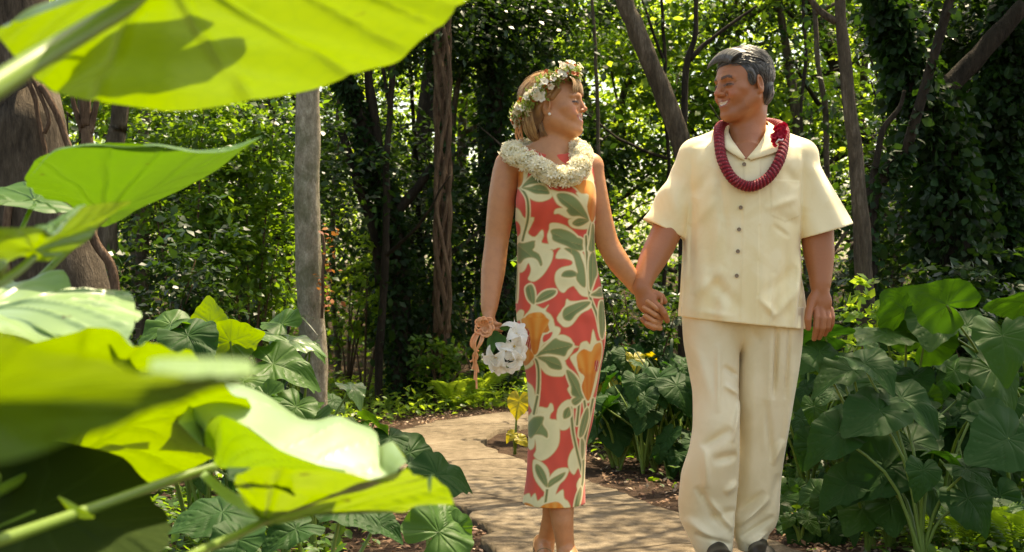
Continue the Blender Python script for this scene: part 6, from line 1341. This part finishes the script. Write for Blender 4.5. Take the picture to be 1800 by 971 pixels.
def build_crown():
    C, M, sc = WH_C, WH_M, WH_S; A = lambda s, f_, u: C+M@(np.array([s, f_, u])*sc); rng = np.random.default_rng(31)
    # tilted ring from the front of the crown down behind the ears
    ring = [A(.096*math.cos(t)*.93, -.030+.100*math.sin(t), .050+.066*math.sin(t)) for t in np.linspace(0, 2*np.pi, 48, endpoint=False)]
    ring = np.array(ring); o = link('floral_headband', mesh_np('floral_headband', *tube(np.vstack([ring, ring[:1]]), .012, 6), mat=leaf_flat('crown greens', lin(96, 112, 52), lin(150, 170, 70))))
    tag(o, 'crown of small white, green and rust flowers on the woman\'s head', 'flower crown')
    cen = C+M@(np.array([0, -.015, .05])*sc)
    def sc_(n, tm, s0, s1, jit, lift):
        k = rng.integers(0, 48, n); p = ring[k]+rng.normal(0, jit, (n, 3)); nr = p-cen; nr /= np.linalg.norm(nr, axis=1)[:, None]
        return scatter(tm, p+nr*lift, nr+rng.normal(0, .4, (n, 3)), rng, s0, s1)
    link('leaves', mesh_np('leaves', *sc_(380, petal_cup(3, .017, .007, 1.0), .7, 1.2, .010, .006), mat=leaf_flat('crown leaves', lin(110, 132, 56), lin(170, 190, 90))), o)
    link('white_flowers', mesh_np('white_flowers', *sc_(210, petal_cup(5, .015, .011, .9), .7, 1.3, .010, .012), mat=petal_mat('white crown flowers', lin(245, 238, 220), lin(235, 225, 195))), o)
    link('rust_flowers', mesh_np('rust_flowers', *sc_(190, petal_cup(5, .011, .008, .8), .7, 1.3, .010, .011), mat=petal_mat('rust crown flowers', lin(170, 70, 34), lin(200, 120, 60))), o)
    link('lime_flowers', mesh_np('lime_flowers', *sc_(34, petal_cup(7, .015, .008, .8), .8, 1.2, .006, .010), mat=petal_mat('lime crown flowers', lin(190, 200, 60), lin(160, 180, 50))), o)
    mr = petal_mat('peach ribbon', lin(232, 168, 112), lin(240, 190, 140), .3)
    ps = []
    for dx, dl, wv in ((-.0, .085, .004), (.012, .095, .006), (.022, .105, -.005), (.006, .075, .008)):
        a_ = Wp(910, 203, .03)+[dx, 0, 0]; pts = [a_+[-.004, 0, 0], a_+[-.006+wv, -.004, -dl*.35], a_+[-.007, 0, -dl*.7], a_+[-.005+wv, .002, -dl]]
        ps.append(flat_ribbon(pts, .0035))
    link('ribbons', mesh_np('ribbons', *cat_parts(ps), mat=mr), o)
def flat_ribbon(pts, hw, n=16, side=(1, 0, 0)):
    c = crom(pts, n); T = np.gradient(c, axis=0); T /= np.linalg.norm(T, axis=1)[:, None]; s = np.cross(T, (0.15, -1, .1)); s /= np.linalg.norm(s, axis=1)[:, None]
    s = s*hw; d = np.array([0, .0006, 0]); V = np.concatenate([c-s, c+s, c+s+d, c-s+d]); i = np.arange(n-1)
    return V, [np.concatenate([np.stack([k*n+i, k*n+i+1, ((k+1) % 4)*n+i+1, ((k+1) % 4)*n+i], 1) for k in range(4)])]
def leaf_flat(name, c, c2):
    return petal_mat(name, c, c2, .35)
def build_bouquet():
    rng = np.random.default_rng(41); W = Wp; y0 = -.12
    root = empty('bouquet', W(868, 585, y0), 'small bouquet of white orchids with peach ribbons in the woman\'s hand', 'bouquet')
    st = [[W(858, 560, y0+.02), W(866, 578, y0), W(878, 600, y0-.01), W(888, 628, y0-.01)], [W(862, 560, y0+.02), W(868, 578, y0), W(884, 592, y0), W(905, 600, y0)], [W(860, 562, y0+.02), W(866, 580, y0), W(868, 604, y0), W(862, 632, y0)]]
    link('stem', mesh_np('stem', *tubes([(s, .004) for s in st], seg=6, n=10), mat=leaf_flat('stem green', lin(70, 105, 40), lin(90, 125, 50))), root)
    lv = []
    for b, t, w_ in (((868, 583), (866, 622), .013), ((872, 583), (884, 618), .015), ((878, 578), (897, 575), .010), ((874, 588), (892, 606), .013), ((866, 585), (857, 612), .010)):
        a_, c = W(*b, y0-.01), W(*t, y0-.03); s = np.cross(c-a_, (0, -1, 0)); s = s/np.linalg.norm(s)*w_; k = np.linspace(0, 1, 7)[:, None]
        wd = np.sin(np.pi*np.clip(k*.93+.04, 0, 1)); m = a_+(c-a_)*k+np.array([0, -.006, 0])*np.sin(np.pi*k); V = np.concatenate([m-s*wd, m+[0, .003, 0], m+s*wd]); i = np.arange(6)
        lv.append((V, [np.concatenate([np.stack([q*7+i, q*7+i+1, (q+1)*7+i+1, (q+1)*7+i], 1) for q in range(2)])]))
    link('leaves', mesh_np('leaves', *cat_parts(lv), mat=leaf_flat('bouquet leaves', lin(50, 92, 30), lin(80, 120, 44))), root)
    def orchid(c, R_, n_, rot):
        ps = []; M = rot_to(n_, (math.cos(rot), 0, math.sin(rot)))
        for i in range(5):
            a_ = 2*np.pi*i/5+rot; L = R_*(1 if i % 2 else 1.15); w_ = R_*(.46 if i in (1, 4) else .33)
            k = np.linspace(0, 1, 9); q = np.linspace(-1, 1, 7); K, Qq = np.meshgrid(k, q, indexing='ij'); wd = w_*np.sin(np.pi*np.clip(K*.9+.06, 0, 1))**.7
            lx, ly = L*K, wd*Qq; lz = .42*L*np.sin(K*2.6)-.35*L*K**3+.16*L*Qq**2+.06*L*np.sin(Qq*6+K*8+i*2)
            V = np.stack([lx*math.cos(a_)-ly*math.sin(a_), lx*math.sin(a_)+ly*math.cos(a_), lz], -1).reshape(-1, 3)@M.T+c
            ii, jj = np.meshgrid(np.arange(8), np.arange(6), indexing='ij'); b = (ii*7+jj).ravel(); ps.append((V, [np.stack([b, b+1, b+8, b+7], 1)]))
        return ps
    mw = petal_mat('white orchid petals', lin(252, 250, 240), lin(248, 242, 228), .4); my = petal_mat('yellow orchid throat', lin(214, 180, 60), lin(230, 200, 90))
    for (x, y, r, nx, nz, ro) in ((902, 610, .046, .9, .1, .3), (906, 588, .046, .8, 1.1, 1.2), (872, 626, .044, -.6, -.9, 2.2), (882, 640, .046, -.2, -1.8, .9), (904, 630, .042, 1.2, -1.0, 2.8), (888, 616, .034, .3, .0, 1.9)):
        c = W(x, y, y0-.03); o = link('orchid', mesh_np('orchid', *cat_parts(orchid(c, r, (nx, -1, nz), ro)), mat=mw), root)
        g = cat_parts([orchid(c+np.array([0, -.008, 0]), r*.17, (nx, -1, nz), ro+.6)[q] for q in range(5)]); link('throat', mesh_np('throat', *g, mat=my), o)
    mr = petal_mat('peach satin ribbon', lin(240, 158, 96), lin(250, 200, 150), .3, .28); ps = []
    for i in range(26):                    # looped bow
        a_ = rng.uniform(0, 2*np.pi); r = rng.uniform(.02, .036); c0 = W(852, 573, y0-.03); d = np.array([math.cos(a_), 0, math.sin(a_)])
        q = np.array([-d[2], 0, d[0]]); ps.append(flat_ribbon([c0, c0+d*r*.6+q*r*.4+[0, -.014, 0], c0+d*r+[0, -.02, 0], c0+d*r*.6-q*r*.4+[0, -.012, 0], c0], .0030, 14))
    for ex, ey, w_ in ((830, 650, -8), (834, 668, 6), (838, 684, -4), (826, 636, 4), (841, 655, 8), (836, 640, -10)):
        ps.append(flat_ribbon([W(850, 576, y0-.03), W(840+w_, 600, y0-.05), W(835-w_*.4, 625, y0-.04), W((ex+836)/2, (ey+630)/2, y0-.03), W(ex, ey, y0-.03)], .0034, 22))
    ps.append(flat_ribbon([W(852, 572, y0-.03), W(832, 590, y0-.05), W(828, 608, y0-.05), W(842, 618, y0-.04)], .003, 20))
    link('ribbon_bow', mesh_np('ribbon_bow', *cat_parts(ps), mat=mr), root)

def build_small(root):
    n = NT('pearl'); mp = n.done(n.bsdf(color=(.8, .74, .62), rough=.2, spec=.6))
    g = Field(Wp(966, 200, -.13)-.012, Wp(966, 200, -.0)+.012, .0016); 
    c = WH_C+WH_M@(np.array([.079, -.002, -.033])*WH_S); g = Field(c-.01, c+.01, .001); g.ell(c, .0052, 0)
    V, Q = g.mesh(); link('earring', mesh_np('earring', V, Q, mp), root)
    nm = NT('tan leather'); ml = nm.done(nm.bsdf(color=(.30, .18, .07), rough=.4))
    for px, d in ((957, .13), (997, -.09)):
        x = Wp(px, 900)[0]; y = DW+d; th = np.linspace(0, 2*np.pi, 24, endpoint=False)
        ou = np.array([(x+.036*math.cos(t)*(1+.12*max(0, -math.sin(t))), y-.07+.125*math.sin(t)) for t in th])
        V = np.concatenate([np.column_stack([ou, np.full(24, z)]) for z in (.001, .016)]+[[[x, y-.06, .001], [x, y-.06, .016]]]); i = np.arange(24); j = (i+1) % 24
        s = link('sandal', mesh_np('sandal', V, [np.stack([i, j, j+24, i+24], 1), np.stack([j, i, np.full(24, 48)], 1), np.stack([i+24, j+24, np.full(24, 49)], 1)], ml, smooth=False), root)
        st = [([[x-.034, y-.02, .02], [x-.03, y+.04, .07], [x, y+.048, .085], [x+.03, y+.04, .07], [x+.034, y-.02, .02]], .004), ([[x-.036, y-.11, .018], [x-.02, y-.11, .055], [x, y-.11, .064], [x+.02, y-.11, .055], [x+.036, y-.11, .018]], .005)]
        for q in st: link('strap', mesh_np('strap', *tube(*q, seg=6, n=16), mat=ml), s)
woman = build_woman(); build_dress(woman); build_woman_hair(woman); build_small(woman)
man = build_man(); build_shirt(man); build_trousers(man); build_man_hair(man)
build_leis(); build_crown(); build_bouquet()
# ------------------------------------------------------------------ labels that several look-alikes would share get their place
bpy.context.view_layer.update()
_by = {}
for o in SC.objects:
    if o.parent is None and o.get('label') and o.get('category'): _by.setdefault(o['label'], []).append(o)
ORD = ['leftmost', 'second from left', 'third from left', 'fourth from left', 'fifth from left', 'sixth from left', 'seventh from left', 'eighth from left', 'ninth from left', 'tenth from left']
for k, v in _by.items():
    if len(v) > 1:
        v.sort(key=lambda o: o.location.x/max(o.location.y, .1)); n = len(v)
        for i, o in enumerate(v):
            j = n-1-i
            if i < 10: t = ORD[i]
            elif j < 10: t = ORD[j].replace('left', 'right')
            else: t = ['eleventh', 'twelfth', 'thirteenth', 'fourteenth', 'fifteenth', 'sixteenth'][min(i-10, 5)]+' from left'
            o['label'] = k+', '+t
